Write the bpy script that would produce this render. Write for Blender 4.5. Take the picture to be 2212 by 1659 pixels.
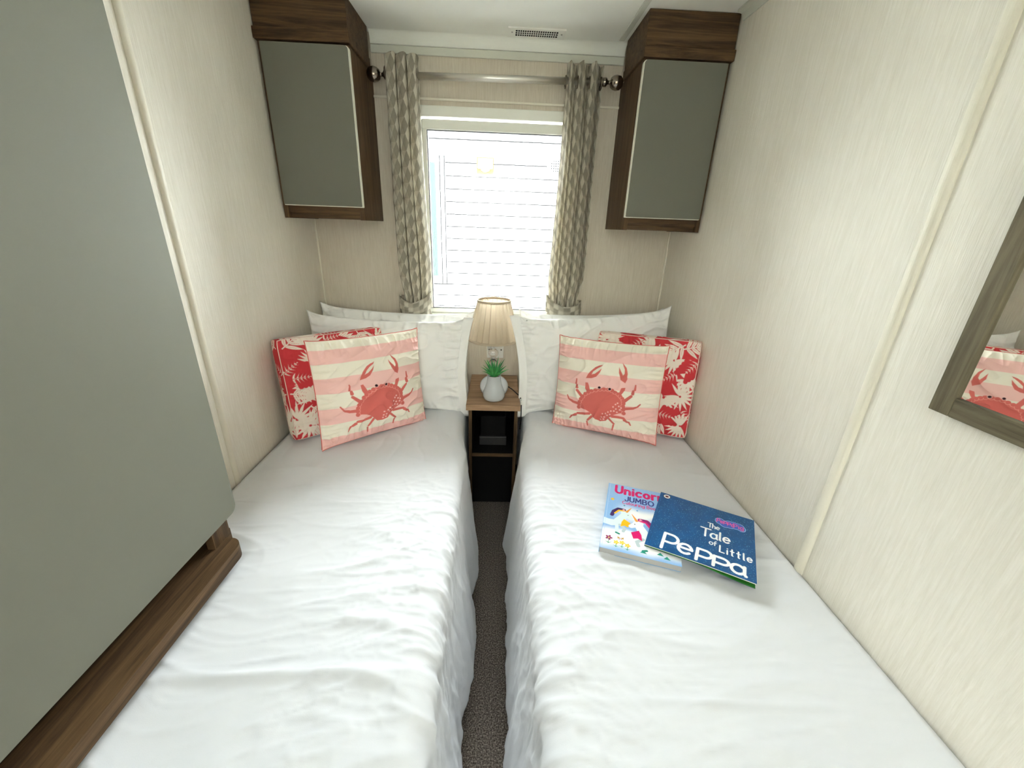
import bpy, bmesh, math, random
import numpy as np
from mathutils import Matrix, Vector, Euler
for o in list(bpy.data.objects): bpy.data.objects.remove(o)
scene = bpy.context.scene
COL = scene.collection
R_ = math.radians

# ------------------------------------------------------------------ camera
EYE = 1.35
def make_camera():
    f = 871.0; cx, cy = 1106.0, 829.5
    d = np.array([1080 - cx, 487 - cy, f]); d /= np.linalg.norm(d)          # depth direction
    dn = np.array([1025 - cx, 3050 - cy, f]); dn -= d * (d @ dn); dn /= np.linalg.norm(dn)
    X = np.cross(dn, d)
    R = np.array([X, d, -dn])
    m = Matrix(((R[0][0], -R[0][1], -R[0][2], 0), (R[1][0], -R[1][1], -R[1][2], 0),
                (R[2][0], -R[2][1], -R[2][2], EYE), (0, 0, 0, 1)))
    c = bpy.data.cameras.new('camera'); c.sensor_width = 36; c.sensor_fit = 'HORIZONTAL'
    c.lens = f / 2212 * 36; c.clip_start = 0.01
    o = bpy.data.objects.new('camera', c); COL.objects.link(o); o.matrix_world = m
    scene.camera = o
make_camera()

# ------------------------------------------------------------------ world, light, exposure
w = bpy.data.worlds.new('overcast_sky'); scene.world = w; w.use_nodes = True
bg = w.node_tree.nodes['Background']
bg.inputs['Color'].default_value = (0.93, 0.97, 1.0, 1); bg.inputs['Strength'].default_value = 19.0
HW, ZC_ = .40, EYE + .727        # half width of the unseen opening added over the hallway for fill; ceiling height
def area(name, loc, rot, sx, sy, energy, color=(1, 1, 1), portal=False):
    l = bpy.data.lights.new(name, 'AREA'); l.shape = 'RECTANGLE'; l.size = sx; l.size_y = sy
    l.energy = energy; l.color = color
    if portal: l.cycles.is_portal = True
    o = bpy.data.objects.new(name, l); COL.objects.link(o); o.location = loc; o.rotation_euler = rot
    return o
area('window_portal', (-0.02, 2.20, EYE + .01), (R_(-90), 0, 0), .74, .96, 1, portal=True)
area('hall_fill_opening_portal', (0, -2.01, ZC_ + .075), (0, 0, 0), HW * 2, .5, 1, portal=True)  # samples sky through the added opening that fills the room from behind
sl = bpy.data.lights.new('hazy_sun', 'SUN'); sl.energy = 4.0; sl.angle = R_(60); sl.color = (1, .985, .96)
so_ = bpy.data.objects.new('hazy_sun', sl); COL.objects.link(so_)
so_.rotation_euler = (Vector((0.0, -1, -1.7))).to_track_quat('-Z', 'Y').to_euler()      # from beyond the window, over the neighbour's roof
vs = scene.view_settings
vs.view_transform = 'Standard'; vs.look = 'None'; vs.gamma = 1; vs.use_curve_mapping = False
vs.exposure = 1.22
cy = scene.cycles; cy.max_bounces = 12; cy.diffuse_bounces = 8; cy.transparent_max_bounces = 16; cy.sample_clamp_indirect = 30

# ------------------------------------------------------------------ materials
MATS = {}
def srgb(r, g, b):
    def f(c):
        c /= 255.0
        return c / 12.92 if c <= .04045 else ((c + .055) / 1.055) ** 2.4
    return (f(r), f(g), f(b), 1)
class N:
    def __init__(s, name):
        s.m = bpy.data.materials.new(name); s.m.use_nodes = True
        s.t = s.m.node_tree; s.p = s.t.nodes['Principled BSDF']; s.out = s.t.nodes['Material Output']
        MATS[name] = s.m
    def n(s, typ, **kw):
        x = s.t.nodes.new(typ)
        for k, v in kw.items(): setattr(x, k, v)
        return x
    def l(s, a, b): s.t.links.new(a, b)
    def coords(s, scale=(1, 1, 1), kind='Object', rot=(0, 0, 0)):
        c = s.n('ShaderNodeTexCoord'); mp = s.n('ShaderNodeMapping')
        mp.inputs['Scale'].default_value = scale; mp.inputs['Rotation'].default_value = rot
        s.l(c.outputs[kind], mp.inputs['Vector']); return mp.outputs['Vector']
    def noise(s, vec, scale, detail=4, rough=.6, dist=0):
        x = s.n('ShaderNodeTexNoise'); x.inputs['Scale'].default_value = scale
        x.inputs['Detail'].default_value = detail; x.inputs['Roughness'].default_value = rough
        x.inputs['Distortion'].default_value = dist
        s.l(vec, x.inputs['Vector']); return x.outputs['Fac']
    def ramp(s, fac, stops):
        x = s.n('ShaderNodeValToRGB'); e = x.color_ramp.elements
        while len(e) < len(stops): e.new(.5)
        for el, (p, c) in zip(e, stops): el.position = p; el.color = c
        s.l(fac, x.inputs['Fac']); return x.outputs['Color']
    def bump(s, h, strength=.3, dist=.002):
        b = s.n('ShaderNodeBump'); b.inputs['Strength'].default_value = strength
        b.inputs['Distance'].default_value = dist
        s.l(h, b.inputs['Height']); s.l(b.outputs['Normal'], s.p.inputs['Normal'])
    def set(s, **kw):
        for k, v in kw.items(): s.p.inputs[k.replace('_', ' ')].default_value = v
        return s
def plain(name, col, rough=.5, metal=0, **kw):
    a = N(name); a.set(Base_Color=col, Roughness=rough, Metallic=metal); a.set(**kw); return a.m
def wallpaper(name, c0, c1):
    a = N(name)
    v = a.coords((90, 90, 5)); h = a.noise(v, 2.2, 5, .65, .6)
    v2 = a.coords((260, 260, 9)); h2 = a.noise(v2, 1.5, 3, .6)
    mx = a.n('ShaderNodeMath', operation='ADD'); a.l(h, mx.inputs[0]); a.l(h2, mx.inputs[1])
    a.l(a.ramp(h, [(.3, c0), (.7, c1)]), a.p.inputs['Base Color'])
    a.bump(mx.outputs[0], .55, .0016); a.set(Roughness=.55); return a.m
def wood(name, dark, mid, light, axis='z', rough=.55):
    a = N(name)
    sc = {'x': (1.2, 22, 22), 'y': (22, 1.2, 22), 'z': (22, 22, 1.2)}[axis]
    v = a.coords(sc); h = a.noise(v, 1.6, 6, .62, 1.4)
    v2 = a.coords(tuple(q * 5 for q in sc)); h2 = a.noise(v2, 2.0, 4, .7, .3)
    mx = a.n('ShaderNodeMath', operation='MULTIPLY_ADD'); a.l(h2, mx.inputs[0]); mx.inputs[1].default_value = .35
    a.l(h, mx.inputs[2])
    a.l(a.ramp(mx.outputs[0], [(.42, dark), (.62, mid), (.88, light)]), a.p.inputs['Base Color'])
    a.bump(h2, .25, .0008); a.set(Roughness=rough, Specular_IOR_Level=.2); return a.m
def attr_mat(name, rough=.8, bump=None, trans=0, spec=.3, gl=0):
    a = N(name)
    at = a.n('ShaderNodeVertexColor'); at.layer_name = 'print'
    a.l(at.outputs['Color'], a.p.inputs['Base Color']); a.set(Roughness=rough, Specular_IOR_Level=spec)
    if bump:
        v = a.coords((1, 1, 1)); a.bump(a.noise(v, bump[0], 3, .6), bump[1], .0008)
    if trans:
        tr = a.n('ShaderNodeBsdfTranslucent'); a.l(at.outputs['Color'], tr.inputs['Color'])
        ms = a.n('ShaderNodeMixShader'); ms.inputs[0].default_value = trans
        a.l(a.p.outputs[0], ms.inputs[1]); a.l(tr.outputs[0], ms.inputs[2]); a.l(ms.outputs[0], a.out.inputs['Surface'])
    return a.m
def cloth(name, col, scale=900, strength=.15, rough=.85):
    a = N(name); v = a.coords((1, 1, 1))
    h = a.noise(v, scale, 2, .5); h2 = a.noise(v, 35, 4, .6)
    mx = a.n('ShaderNodeMath', operation='ADD'); a.l(h, mx.inputs[0]); a.l(h2, mx.inputs[1])
    a.bump(mx.outputs[0], strength, .0012)
    a.set(Base_Color=col, Roughness=rough, Specular_IOR_Level=.25, Sheen_Weight=.15); return a.m

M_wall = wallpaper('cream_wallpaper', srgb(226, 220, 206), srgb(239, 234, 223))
M_wall_shaded = wallpaper('cream_wallpaper_shaded', srgb(204, 193, 175), srgb(219, 210, 194))  # cream wallpaper darkened: the window wall's shade is put into its colour
M_ceil = plain('ceiling_white', srgb(243, 244, 237), .6)
M_trim = plain('cream_trim', srgb(232, 226, 210), .4)
M_corn = plain('cornice_white', srgb(214, 215, 203), .5)
WD, WM, WL_ = srgb(42, 30, 19), srgb(75, 56, 37), srgb(106, 82, 56)
M_wood_x = wood('walnut_grain_x', WD, WM, WL_, 'x'); M_wood_y = wood('walnut_grain_y', WD, WM, WL_, 'y')
M_wood_z = wood('walnut_grain_z', WD, WM, WL_, 'z')
M_wood_lit = wood('walnut_lit', srgb(92, 68, 48), srgb(150, 119, 90), srgb(184, 152, 120), 'x', .4)  # same walnut, lightened to hold the light falling on the top
M_fwood_y = wood('mirror_oak_y', srgb(62, 56, 42), srgb(98, 90, 70), srgb(126, 116, 92), 'y')
M_fwood_z = wood('mirror_oak_z', srgb(62, 56, 42), srgb(98, 90, 70), srgb(126, 116, 92), 'z')
M_door = plain('sage_grey_laminate', srgb(114, 114, 102), .65, 0, Specular_IOR_Level=.25)
M_dooredge = plain('door_edge_white', srgb(222, 220, 206), .4)
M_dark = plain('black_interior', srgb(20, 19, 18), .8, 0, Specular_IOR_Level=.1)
M_white = plain('white_plastic', srgb(238, 238, 232), .35)
M_upvc = plain('white_upvc', srgb(236, 236, 226), .35)
M_gasket = plain('grey_gasket', srgb(88, 88, 92), .5)
M_chrome = plain('brushed_nickel', srgb(226, 222, 214), .33, 1)
M_nickel = plain('dark_nickel', srgb(150, 140, 128), .2, 1)
M_sheet = cloth('white_sheet', srgb(218, 220, 224), 700, .12)
M_pillow = cloth('white_pillowcase', srgb(240, 239, 236), 700, .12)
M_matt = plain('mattress_ticking', srgb(225, 222, 214), .9)
M_base = plain('divan_grey', srgb(120, 115, 108), .9)
M_pipe = plain('coral_piping', srgb(214, 96, 88), .8)
M_pipe2 = plain('cream_piping', srgb(228, 205, 192), .8)
M_black = plain('black_rubber', srgb(20, 20, 20), .4)
M_siding = plain('white_siding', srgb(240, 241, 240), .5)
M_ventc = plain('tan_plastic', srgb(54, 47, 28), .6, 0, Specular_IOR_Level=.1)
M_ground = plain('ground_gravel', srgb(196, 193, 186), .95)
M_steel = plain('chrome', srgb(215, 215, 215), .08, 1)
def carpet():
    a = N('brown_carpet'); v = a.coords((1, 1, 1)); h = a.noise(v, 240, 3, .75); h2 = a.noise(v, 110, 2, .6)
    a.l(a.ramp(h, [(.34, srgb(52, 46, 42)), (.5, srgb(108, 99, 91)), (.66, srgb(176, 164, 152))]), a.p.inputs['Base Color'])
    mx = a.n('ShaderNodeMath', operation='ADD'); a.l(h, mx.inputs[0]); a.l(h2, mx.inputs[1])
    a.bump(mx.outputs[0], .9, .006); a.set(Roughness=.95, Specular_IOR_Level=.1); return a.m
M_carpet = carpet()
def glass(name, tint=(1, 1, 1, 1), refl=.08):
    a = N(name); t = a.n('ShaderNodeBsdfTransparent'); t.inputs[0].default_value = tint
    g = a.n('ShaderNodeBsdfGlossy'); g.inputs['Roughness'].default_value = .02
    fr = a.n('ShaderNodeFresnel'); fr.inputs['IOR'].default_value = 1.45
    ms = a.n('ShaderNodeMixShader'); a.l(fr.outputs[0], ms.inputs[0]); a.l(t.outputs[0], ms.inputs[1]); a.l(g.outputs[0], ms.inputs[2])
    a.l(ms.outputs[0], a.out.inputs['Surface']); return a.m
M_glass = glass('window_glass', (.97, .99, .98, 1))
M_joint = plain('dark_joint', srgb(24, 24, 25), .9, 0, Specular_IOR_Level=.05)
M_nglass = plain('green_tinted_glass', srgb(38, 46, 45), .6, 0, Specular_IOR_Level=.1)
M_crystal = N('crystal_glass'); M_crystal.set(Base_Color=(1, 1, 1, 1), Roughness=.02, Transmission_Weight=.9, IOR=1.5); M_crystal = M_crystal.m
M_mirror = plain('mirror_silver', (.9, .9, .88, 1), .01, 1)
def shade_mat():
    a = N('beige_pleated_fabric'); c = srgb(200, 184, 160)
    a.set(Base_Color=c, Roughness=.85); tr = a.n('ShaderNodeBsdfTranslucent'); tr.inputs[0].default_value = srgb(222, 206, 182)
    ms = a.n('ShaderNodeMixShader'); ms.inputs[0].default_value = .2
    a.l(a.p.outputs[0], ms.inputs[1]); a.l(tr.outputs[0], ms.inputs[2]); a.l(ms.outputs[0], a.out.inputs['Surface']); return a.m
M_shade = shade_mat()
M_shadein = plain('shade_lining', srgb(236, 226, 222), .8)
M_ceram = plain('grey_glazed_ceramic', srgb(190, 194, 196), .16)
def soil():
    a = N('dark_pebbles'); v = a.coords((1, 1, 1)); h = a.noise(v, 160, 2)
    a.l(a.ramp(h, [(.35, srgb(40, 30, 20)), (.65, srgb(150, 125, 85))]), a.p.inputs['Base Color']); a.set(Roughness=.9); return a.m
M_soil = soil()
def leafm():
    a = N('green_leaf'); v = a.coords((1, 1, 1)); h = a.noise(v, 25, 2)
    a.l(a.ramp(h, [(.35, srgb(24, 120, 62)), (.65, srgb(86, 178, 92))]), a.p.inputs['Base Color']); a.set(Roughness=.4); return a.m
M_leaf = leafm()

# ------------------------------------------------------------------ helpers
def tag(o, label=None, cat=None, group=None, kind=None):
    if label: o['label'] = label
    if cat: o['category'] = cat
    if group: o['group'] = group
    if kind: o['kind'] = kind
    return o
def empty(name, loc=(0, 0, 0), mat=None):
    o = bpy.data.objects.new(name, None); COL.objects.link(o); o.empty_display_size = .05
    if mat is not None: o.matrix_world = mat
    else: o.location = loc
    return o
def wpos(o):
    v = Vector((0, 0, 0))
    while o is not None: v = v + Vector(o.location); o = o.parent
    return v
class MB:
    """collects shapes; build() links them as ONE mesh object"""
    def __init__(s): s.b = bmesh.new(); s.sm = False
    def box(s, x0, x1, y0, y1, z0, z1, bev=0, seg=2):
        m = Matrix.Translation(((x0 + x1) / 2, (y0 + y1) / 2, (z0 + z1) / 2)) @ Matrix.Diagonal((abs(x1 - x0), abs(y1 - y0), abs(z1 - z0), 1))
        r = bmesh.ops.create_cube(s.b, size=1, matrix=m)
        if bev:
            es = list({e for v in r['verts'] for e in v.link_edges})
            bmesh.ops.bevel(s.b, geom=es, offset=bev, segments=seg, profile=.5, affect='EDGES')
        return s
    def tube(s, pts, r, n=10, caps=True, smooth=True):
        pts = [Vector(p) for p in pts]; rings = []
        prev = None
        for i, p in enumerate(pts):
            t = (pts[min(i + 1, len(pts) - 1)] - pts[max(i - 1, 0)]).normalized()
            if prev is None:
                a = t.orthogonal().normalized()
            else:
                a = (prev - t * prev.dot(t)).normalized()
            prev = a; b = t.cross(a)
            rr = r[i] if isinstance(r, (list, tuple)) else r
            rings.append([s.b.verts.new(p + (a * math.cos(2 * math.pi * k / n) + b * math.sin(2 * math.pi * k / n)) * rr) for k in range(n)])
        for i in range(len(rings) - 1):
            for k in range(n):
                s.b.faces.new((rings[i][k], rings[i][(k + 1) % n], rings[i + 1][(k + 1) % n], rings[i + 1][k])).smooth = smooth
        if caps:
            s.b.faces.new(rings[0][::-1]); s.b.faces.new(rings[-1])
        return s
    def lathe(s, prof, c, n=32, axis='z', closed=False):
        rings = []
        for r, h in prof:
            ring = []
            for k in range(n):
                a = 2 * math.pi * k / n; u, v = r * math.cos(a), r * math.sin(a)
                p = {'z': (u, v, h), 'x': (h, u, v), 'y': (u, h, v)}[axis]
                ring.append(s.b.verts.new(Vector(p) + Vector(c)))
            rings.append(ring)
        for i in range(len(rings) - 1):
            for k in range(n):
                s.b.faces.new((rings[i][k], rings[i][(k + 1) % n], rings[i + 1][(k + 1) % n], rings[i + 1][k])).smooth = True
        if not closed:
            for ring in (rings[0], rings[-1]):
                try: s.b.faces.new(ring)
                except ValueError: pass
        return s
    def prism(s, pts2, axis, a0, a1, bev=0):
        """extrude a 2D outline along an axis"""
        def P(u, v, a): return {'x': (a, u, v), 'y': (u, a, v), 'z': (u, v, a)}[axis]
        A = [s.b.verts.new(P(u, v, a0)) for u, v in pts2]; B = [s.b.verts.new(P(u, v, a1)) for u, v in pts2]
        n = len(pts2); s.b.faces.new(A[::-1]); s.b.faces.new(B)
        for i in range(n): s.b.faces.new((A[i], A[(i + 1) % n], B[(i + 1) % n], B[i]))
        return s
    def build(s, name, mat, parent=None):
        bmesh.ops.recalc_face_normals(s.b, faces=s.b.faces)
        me = bpy.data.meshes.new(name); 
        off = wpos(parent) if parent is not None else Vector((0, 0, 0))
        if parent is not None:
            bmesh.ops.translate(s.b, verts=s.b.verts, vec=-off)
        s.b.to_mesh(me); s.b.free(); me.materials.append(mat)
        o = bpy.data.objects.new(name, me); COL.objects.link(o)
        if parent is not None: o.parent = parent
        return o
def recenter(o):
    """put a top-level mesh's origin at its base centre"""
    me = o.data; n = len(me.vertices); co = np.empty(n * 3, np.float32); me.vertices.foreach_get('co', co); co = co.reshape(-1, 3)
    c = np.array([(co[:, 0].min() + co[:, 0].max()) / 2, (co[:, 1].min() + co[:, 1].max()) / 2, co[:, 2].min()])
    me.vertices.foreach_set('co', (co - c).astype(np.float32).ravel()); o.location = Vector(o.location) + Vector(c); me.update(); return o
def rounded(x0, x1, z0, z1, radii, n=6):
    """rounded rectangle outline; radii = (x0z0, x1z0, x1z1, x0z1)"""
    pts = []
    for (cx, cz, sx, sz, a0), r in zip([(x0, z0, 1, 1, 180), (x1, z0, -1, 1, 270), (x1, z1, -1, -1, 0), (x0, z1, 1, -1, 90)], radii):
        if r <= 0: pts.append((cx, cz)); continue
        for k in range(n + 1):
            a = R_(a0 + 90 * k / n); pts.append((cx + sx * r + r * math.cos(a), cz + sz * r + r * math.sin(a)))
    return pts
def struct(o): o['kind'] = 'structure'; return o
def grid_mesh(name, P, mat, parent=None, cols=None, wrap_u=False, smooth=True):
    """P: (n, m, 3) array of local positions -> one quad mesh; cols (n, m, 3) linear print colours"""
    n, m = P.shape[:2]
    idx = np.arange(n * m).reshape(n, m)
    if wrap_u: idx2 = np.concatenate([idx, idx[:1]], 0)
    else: idx2 = idx
    q = np.stack([idx2[:-1, :-1], idx2[1:, :-1], idx2[1:, 1:], idx2[:-1, 1:]], -1).reshape(-1, 4)
    return raw_mesh(name, P.reshape(-1, 3), q, mat, parent, None if cols is None else cols.reshape(-1, 3), smooth)
def raw_mesh(name, V, Q, mat, parent=None, cols=None, smooth=True):
    me = bpy.data.meshes.new(name); nv, nq = len(V), len(Q)
    me.vertices.add(nv); me.vertices.foreach_set('co', np.asarray(V, np.float32).ravel())
    me.loops.add(nq * 4); me.loops.foreach_set('vertex_index', np.asarray(Q, np.int32).ravel())
    me.polygons.add(nq); me.polygons.foreach_set('loop_start', np.arange(0, nq * 4, 4, dtype=np.int32))
    me.polygons.foreach_set('use_smooth', np.full(nq, smooth, bool))
    me.update(calc_edges=True); me.validate()
    if cols is not None:
        ca = me.color_attributes.new('print', 'FLOAT_COLOR', 'POINT')
        c4 = np.concatenate([np.asarray(cols, np.float32), np.ones((nv, 1), np.float32)], 1); ca.data.foreach_set('color', c4.ravel())
    me.materials.append(mat)
    o = bpy.data.objects.new(name, me); COL.objects.link(o)
    if parent is not None: o.parent = parent
    return o
_rng = np.random.RandomState(7); _perm = _rng.permutation(512); _grad = np.stack([np.cos(np.arange(512) * 2.399), np.sin(np.arange(512) * 2.399)], -1)
def perlin(x, y, seed=0):
    x = np.asarray(x, float) + seed * 17.31; y = np.asarray(y, float) + seed * 5.77
    xi, yi = np.floor(x).astype(int), np.floor(y).astype(int); xf, yf = x - xi, y - yi
    u, v = xf ** 3 * (xf * (xf * 6 - 15) + 10), yf ** 3 * (yf * (yf * 6 - 15) + 10)
    def g(ix, iy, dx, dy):
        h = _perm[(_perm[ix % 512] + iy) % 512]; gr = _grad[h]; return gr[..., 0] * dx + gr[..., 1] * dy
    a = g(xi, yi, xf, yf); b = g(xi + 1, yi, xf - 1, yf); c = g(xi, yi + 1, xf, yf - 1); d = g(xi + 1, yi + 1, xf - 1, yf - 1)
    return (a + u * (b - a)) * (1 - v) + (c + u * (d - c)) * v
def ridge(x, y, seed=0): return (1 - np.abs(perlin(x, y, seed)) * 2.6).clip(0, 1) ** 2.4
def sstep(a, b, x):
    t = ((x - a) / (b - a)).clip(0, 1) if isinstance(x, np.ndarray) else min(max((x - a) / (b - a), 0), 1)
    return t * t * (3 - 2 * t)

# print painter: flat printed colours evaluated on the mesh vertices
class Canvas:
    def __init__(s, w, h, nx, ny, bg):
        s.w, s.h = w, h; s.nx, s.ny = nx, ny; s.px = w / (nx - 1)
        s.X, s.Y = np.meshgrid(np.linspace(0, w, nx), np.linspace(0, h, ny), indexing='ij')   # y down
        s.c = np.empty((nx, ny, 3)); s.c[:] = bg[:3]
    def win(s, x0, x1, y0, y1, pad):
        i0 = max(int((x0 - pad) / s.w * (s.nx - 1)), 0); i1 = min(int((x1 + pad) / s.w * (s.nx - 1)) + 2, s.nx)
        j0 = max(int((y0 - pad) / s.h * (s.ny - 1)), 0); j1 = min(int((y1 + pad) / s.h * (s.ny - 1)) + 2, s.ny)
        if i0 >= i1 or j0 >= j1: return None
        return slice(i0, i1), slice(j0, j1)
    def put(s, sl, d, col, alpha=1):
        m = (.5 - d / s.px).clip(0, 1)[..., None] * alpha
        s.c[sl] = s.c[sl] * (1 - m) + np.array(col[:3]) * m
    def stroke(s, pts, r, col, r1=None, shape=None, alpha=1):
        pts = [np.array(p, float) for p in pts]; rm = max(r, r1 or 0)
        xs = [p[0] for p in pts]; ys = [p[1] for p in pts]
        sl = s.win(min(xs), max(xs), min(ys), max(ys), rm + 2 * s.px)
        if sl is None: return
        X, Y = s.X[sl], s.Y[sl]; D = np.full(X.shape, 1e9)
        if len(pts) == 1: pts = pts * 2
        L = [np.linalg.norm(b - a) for a, b in zip(pts, pts[1:])]; T = sum(L) or 1; acc = 0
        for a, b, l in zip(pts, pts[1:], L):
            v = b - a; t = (((X - a[0]) * v[0] + (Y - a[1]) * v[1]) / max(v @ v, 1e-12)).clip(0, 1)
            d = np.hypot(X - a[0] - t * v[0], Y - a[1] - t * v[1]); g = (acc + t * l) / T
            if shape == 'leaf': rr = r * np.sin(np.pi * (.06 + .94 * g) ** .75).clip(0, 1)
            else: rr = r if r1 is None else r + (r1 - r) * g
            D = np.minimum(D, d - rr); acc += l
        s.put(sl, D, col, alpha)
    def ell(s, cx, cy, rx, ry, col, rot=0, alpha=1):
        m = max(rx, ry); sl = s.win(cx - m, cx + m, cy - m, cy + m, 2 * s.px)
        if sl is None: return
        X, Y = s.X[sl] - cx, s.Y[sl] - cy; c, sn = math.cos(rot), math.sin(rot)
        u, v = X * c + Y * sn, -X * sn + Y * c
        k = np.sqrt((u / rx) ** 2 + (v / ry) ** 2); s.put(sl, (k - 1) * min(rx, ry), col, alpha)
    def poly(s, pts, col, alpha=1):
        P = np.array(pts, float); sl = s.win(P[:, 0].min(), P[:, 0].max(), P[:, 1].min(), P[:, 1].max(), 2 * s.px)
        if sl is None: return
        X, Y = s.X[sl], s.Y[sl]; D = np.full(X.shape, 1e9); ins = np.zeros(X.shape, bool)
        for a, b in zip(P, np.roll(P, -1, 0)):
            v = b - a; t = (((X - a[0]) * v[0] + (Y - a[1]) * v[1]) / max(v @ v, 1e-12)).clip(0, 1)
            D = np.minimum(D, np.hypot(X - a[0] - t * v[0], Y - a[1] - t * v[1]))
            c = (a[1] > Y) != (b[1] > Y)
            with np.errstate(divide='ignore', invalid='ignore'):
                ins ^= c & (X < (b[0] - a[0]) * (Y - a[1]) / (b[1] - a[1]) + a[0])
        s.put(sl, np.where(ins, -D, D), col, alpha)
    def text(s, txt, x, y, size, r, col, gap=.2, rot=0, xs=1.0, jitter=None):
        """hand lettering from stroke glyphs; (x, y) = baseline start"""
        cx = 0
        for i, ch in enumerate(txt):
            if ch == ' ': cx += .4; continue
            wd, strokes = GLYPH[ch]
            dy = jitter[i] if jitter else 0
            for st in strokes:
                pts = []
                for (px, py) in st:
                    lx, ly = (cx + px) * size * xs, -(py) * size + dy * size
                    pts.append((x + lx * math.cos(rot) - ly * math.sin(rot), y + lx * math.sin(rot) + ly * math.cos(rot)))
                s.stroke(pts, r, col)
            cx += wd + gap
def arc(cx, cy, rx, ry, a0, a1, n=14):
    return [(cx + rx * math.cos(R_(a0 + (a1 - a0) * k / n)), cy + ry * math.sin(R_(a0 + (a1 - a0) * k / n))) for k in range(n + 1)]
GLYPH = {
 'T': (.62, [[(0, 1), (.8, 1)], [(.4, 1), (.4, 0)]]), 'h': (.45, [[(0, 1), (0, 0)], [(0, .35)] + arc(.225, .38, .225, .22, 180, 0) + [(.45, 0)]]),
 'e': (.5, [[(0, .33), (.5, .33)] + arc(.25, .31, .25, .31, 5, 315)]), 'a': (.52, [arc(.25, .3, .25, .3, 40, 320), [(.5, .6), (.5, .08), (.56, 0)]]),
 'l': (.08, [[(.02, 1), (.02, .06), (.08, 0)]]), 'o': (.5, [arc(.25, .3, .25, .3, 0, 360)]),
 'f': (.36, [arc(.3, .78, .16, .2, 70, 180) + [(.14, 0)], [(0, .55), (.34, .55)]]), 'L': (.5, [[(0, 1), (0, 0), (.5, 0)]]),
 'i': (.04, [[(.02, .58), (.02, 0)], [(.02, .86)]]), 't': (.38, [[(.17, .95), (.17, .05), (.26, 0)], [(0, .62), (.36, .62)]]),
 'P': (.6, [[(0, 1), (0, 0)], [(0, 1)] + arc(.3, .73, .3, .27, 90, -90) + [(0, .46)]]),
 'p': (.62, [[(0, .78), (0, 0)], [(0, .78)] + arc(.34, .55, .28, .24, 90, -90) + [(0, .31)]]),
 'U': (.6, [[(0, 1), (0, .3)] + arc(.3, .3, .3, .3, 180, 360) + [(.6, 1)]]), 'n': (.46, [[(0, .62), (0, 0)], [(0, .36)] + arc(.23, .38, .23, .23, 180, 0) + [(.46, 0)]]),
 'c': (.44, [arc(.27, .31, .27, .31, 50, 310)]), 'r': (.3, [[(0, .62), (0, 0)], [(0, .34)] + arc(.22, .36, .22, .24, 180, 70)]),
 'J': (.45, [[(.45, 1), (.45, .26)] + arc(.22, .26, .23, .26, 360, 190)]), 'M': (.8, [[(0, 0), (.06, 1), (.4, .3), (.74, 1), (.8, 0)]]),
 'B': (.56, [[(0, 0), (0, 1)] + arc(.28, .76, .24, .24, 90, -90) + [(0, .52)] + arc(.3, .26, .27, .26, 90, -90) + [(0, 0)]]),
 'O': (.8, [arc(.4, .5, .4, .5, 0, 360, 22)]), 'C': (.68, [arc(.4, .5, .4, .5, 50, 310, 18)]),
 'u': (.46, [[(0, .62), (0, .24)] + arc(.23, .24, .23, .24, 180, 360) + [(.46, .62)], [(.46, .62), (.46, 0)]]),
 'g': (.5, [arc(.25, .32, .25, .28, 30, 330), [(.5, .6), (.5, -.05)] + arc(.26, -.05, .24, .22, 0, -160)]),
 'k': (.42, [[(0, 1), (0, 0)], [(.4, .6), (.03, .27)], [(.14, .36), (.42, 0)]]),
}

# ------------------------------------------------------------------ room shell
XL, XR, YF, YB, ZC = -.884, .841, 2.10, -1.25, EYE + .727
WX0, WX1, WZ0, WZ1 = -.385, .335, EYE - .455, EYE + .478       # window opening
TH = .07
struct(MB().box(XL - .1, XR + .1, YB - 1.4, YF + TH, -.06, 0).build('floor', M_carpet))
m = MB(); m.box(XL - .1, XR + .1, -1.76, YF + TH, ZC, ZC + .06); m.box(XL - .1, XR + .1, YB - 1.4, -2.26, ZC, ZC + .06); m.box(XL - .1, -HW, -2.26, -1.76, ZC, ZC + .06); m.box(HW, XR + .1, -2.26, -1.76, ZC, ZC + .06)  # gap over the hallway is added to let fill light in
struct(m.build('ceiling', M_ceil))
struct(MB().box(XL - TH, XL, YB, YF + TH, 0, ZC).build('wall_left', M_wall))
struct(MB().box(XR, XR + TH, YB, YF + TH, 0, ZC).build('wall_right', M_wall))
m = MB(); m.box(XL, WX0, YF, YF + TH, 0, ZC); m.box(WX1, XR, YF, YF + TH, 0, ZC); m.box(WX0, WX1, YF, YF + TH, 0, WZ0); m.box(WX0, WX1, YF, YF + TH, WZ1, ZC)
struct(m.build('wall_far', M_wall_shaded))
DX0, DX1, DZ = -.52, .52, 1.97
m = MB(); m.box(XL, DX0, YB - TH, YB, 0, ZC); m.box(DX1, XR, YB - TH, YB, 0, ZC); m.box(DX0, DX1, YB - TH, YB, DZ, ZC)
struct(m.build('wall_back', M_wall))
# unseen hallway behind the open doorway; its ceiling opening is added for fill light
HY = YB - 1.10
m = MB(); m.box(XL - TH, XL, HY, YB, 0, ZC)
struct(m.build('wall_hall_left', M_ceil))
struct(MB().box(XR, XR + TH, HY, YB, 0, ZC).build('wall_hall_right', M_ceil))
m = MB(); m.box(XL - TH, XR + TH, HY - TH, HY, 0, ZC)
struct(m.build('wall_hall_back', M_ceil))
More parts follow.
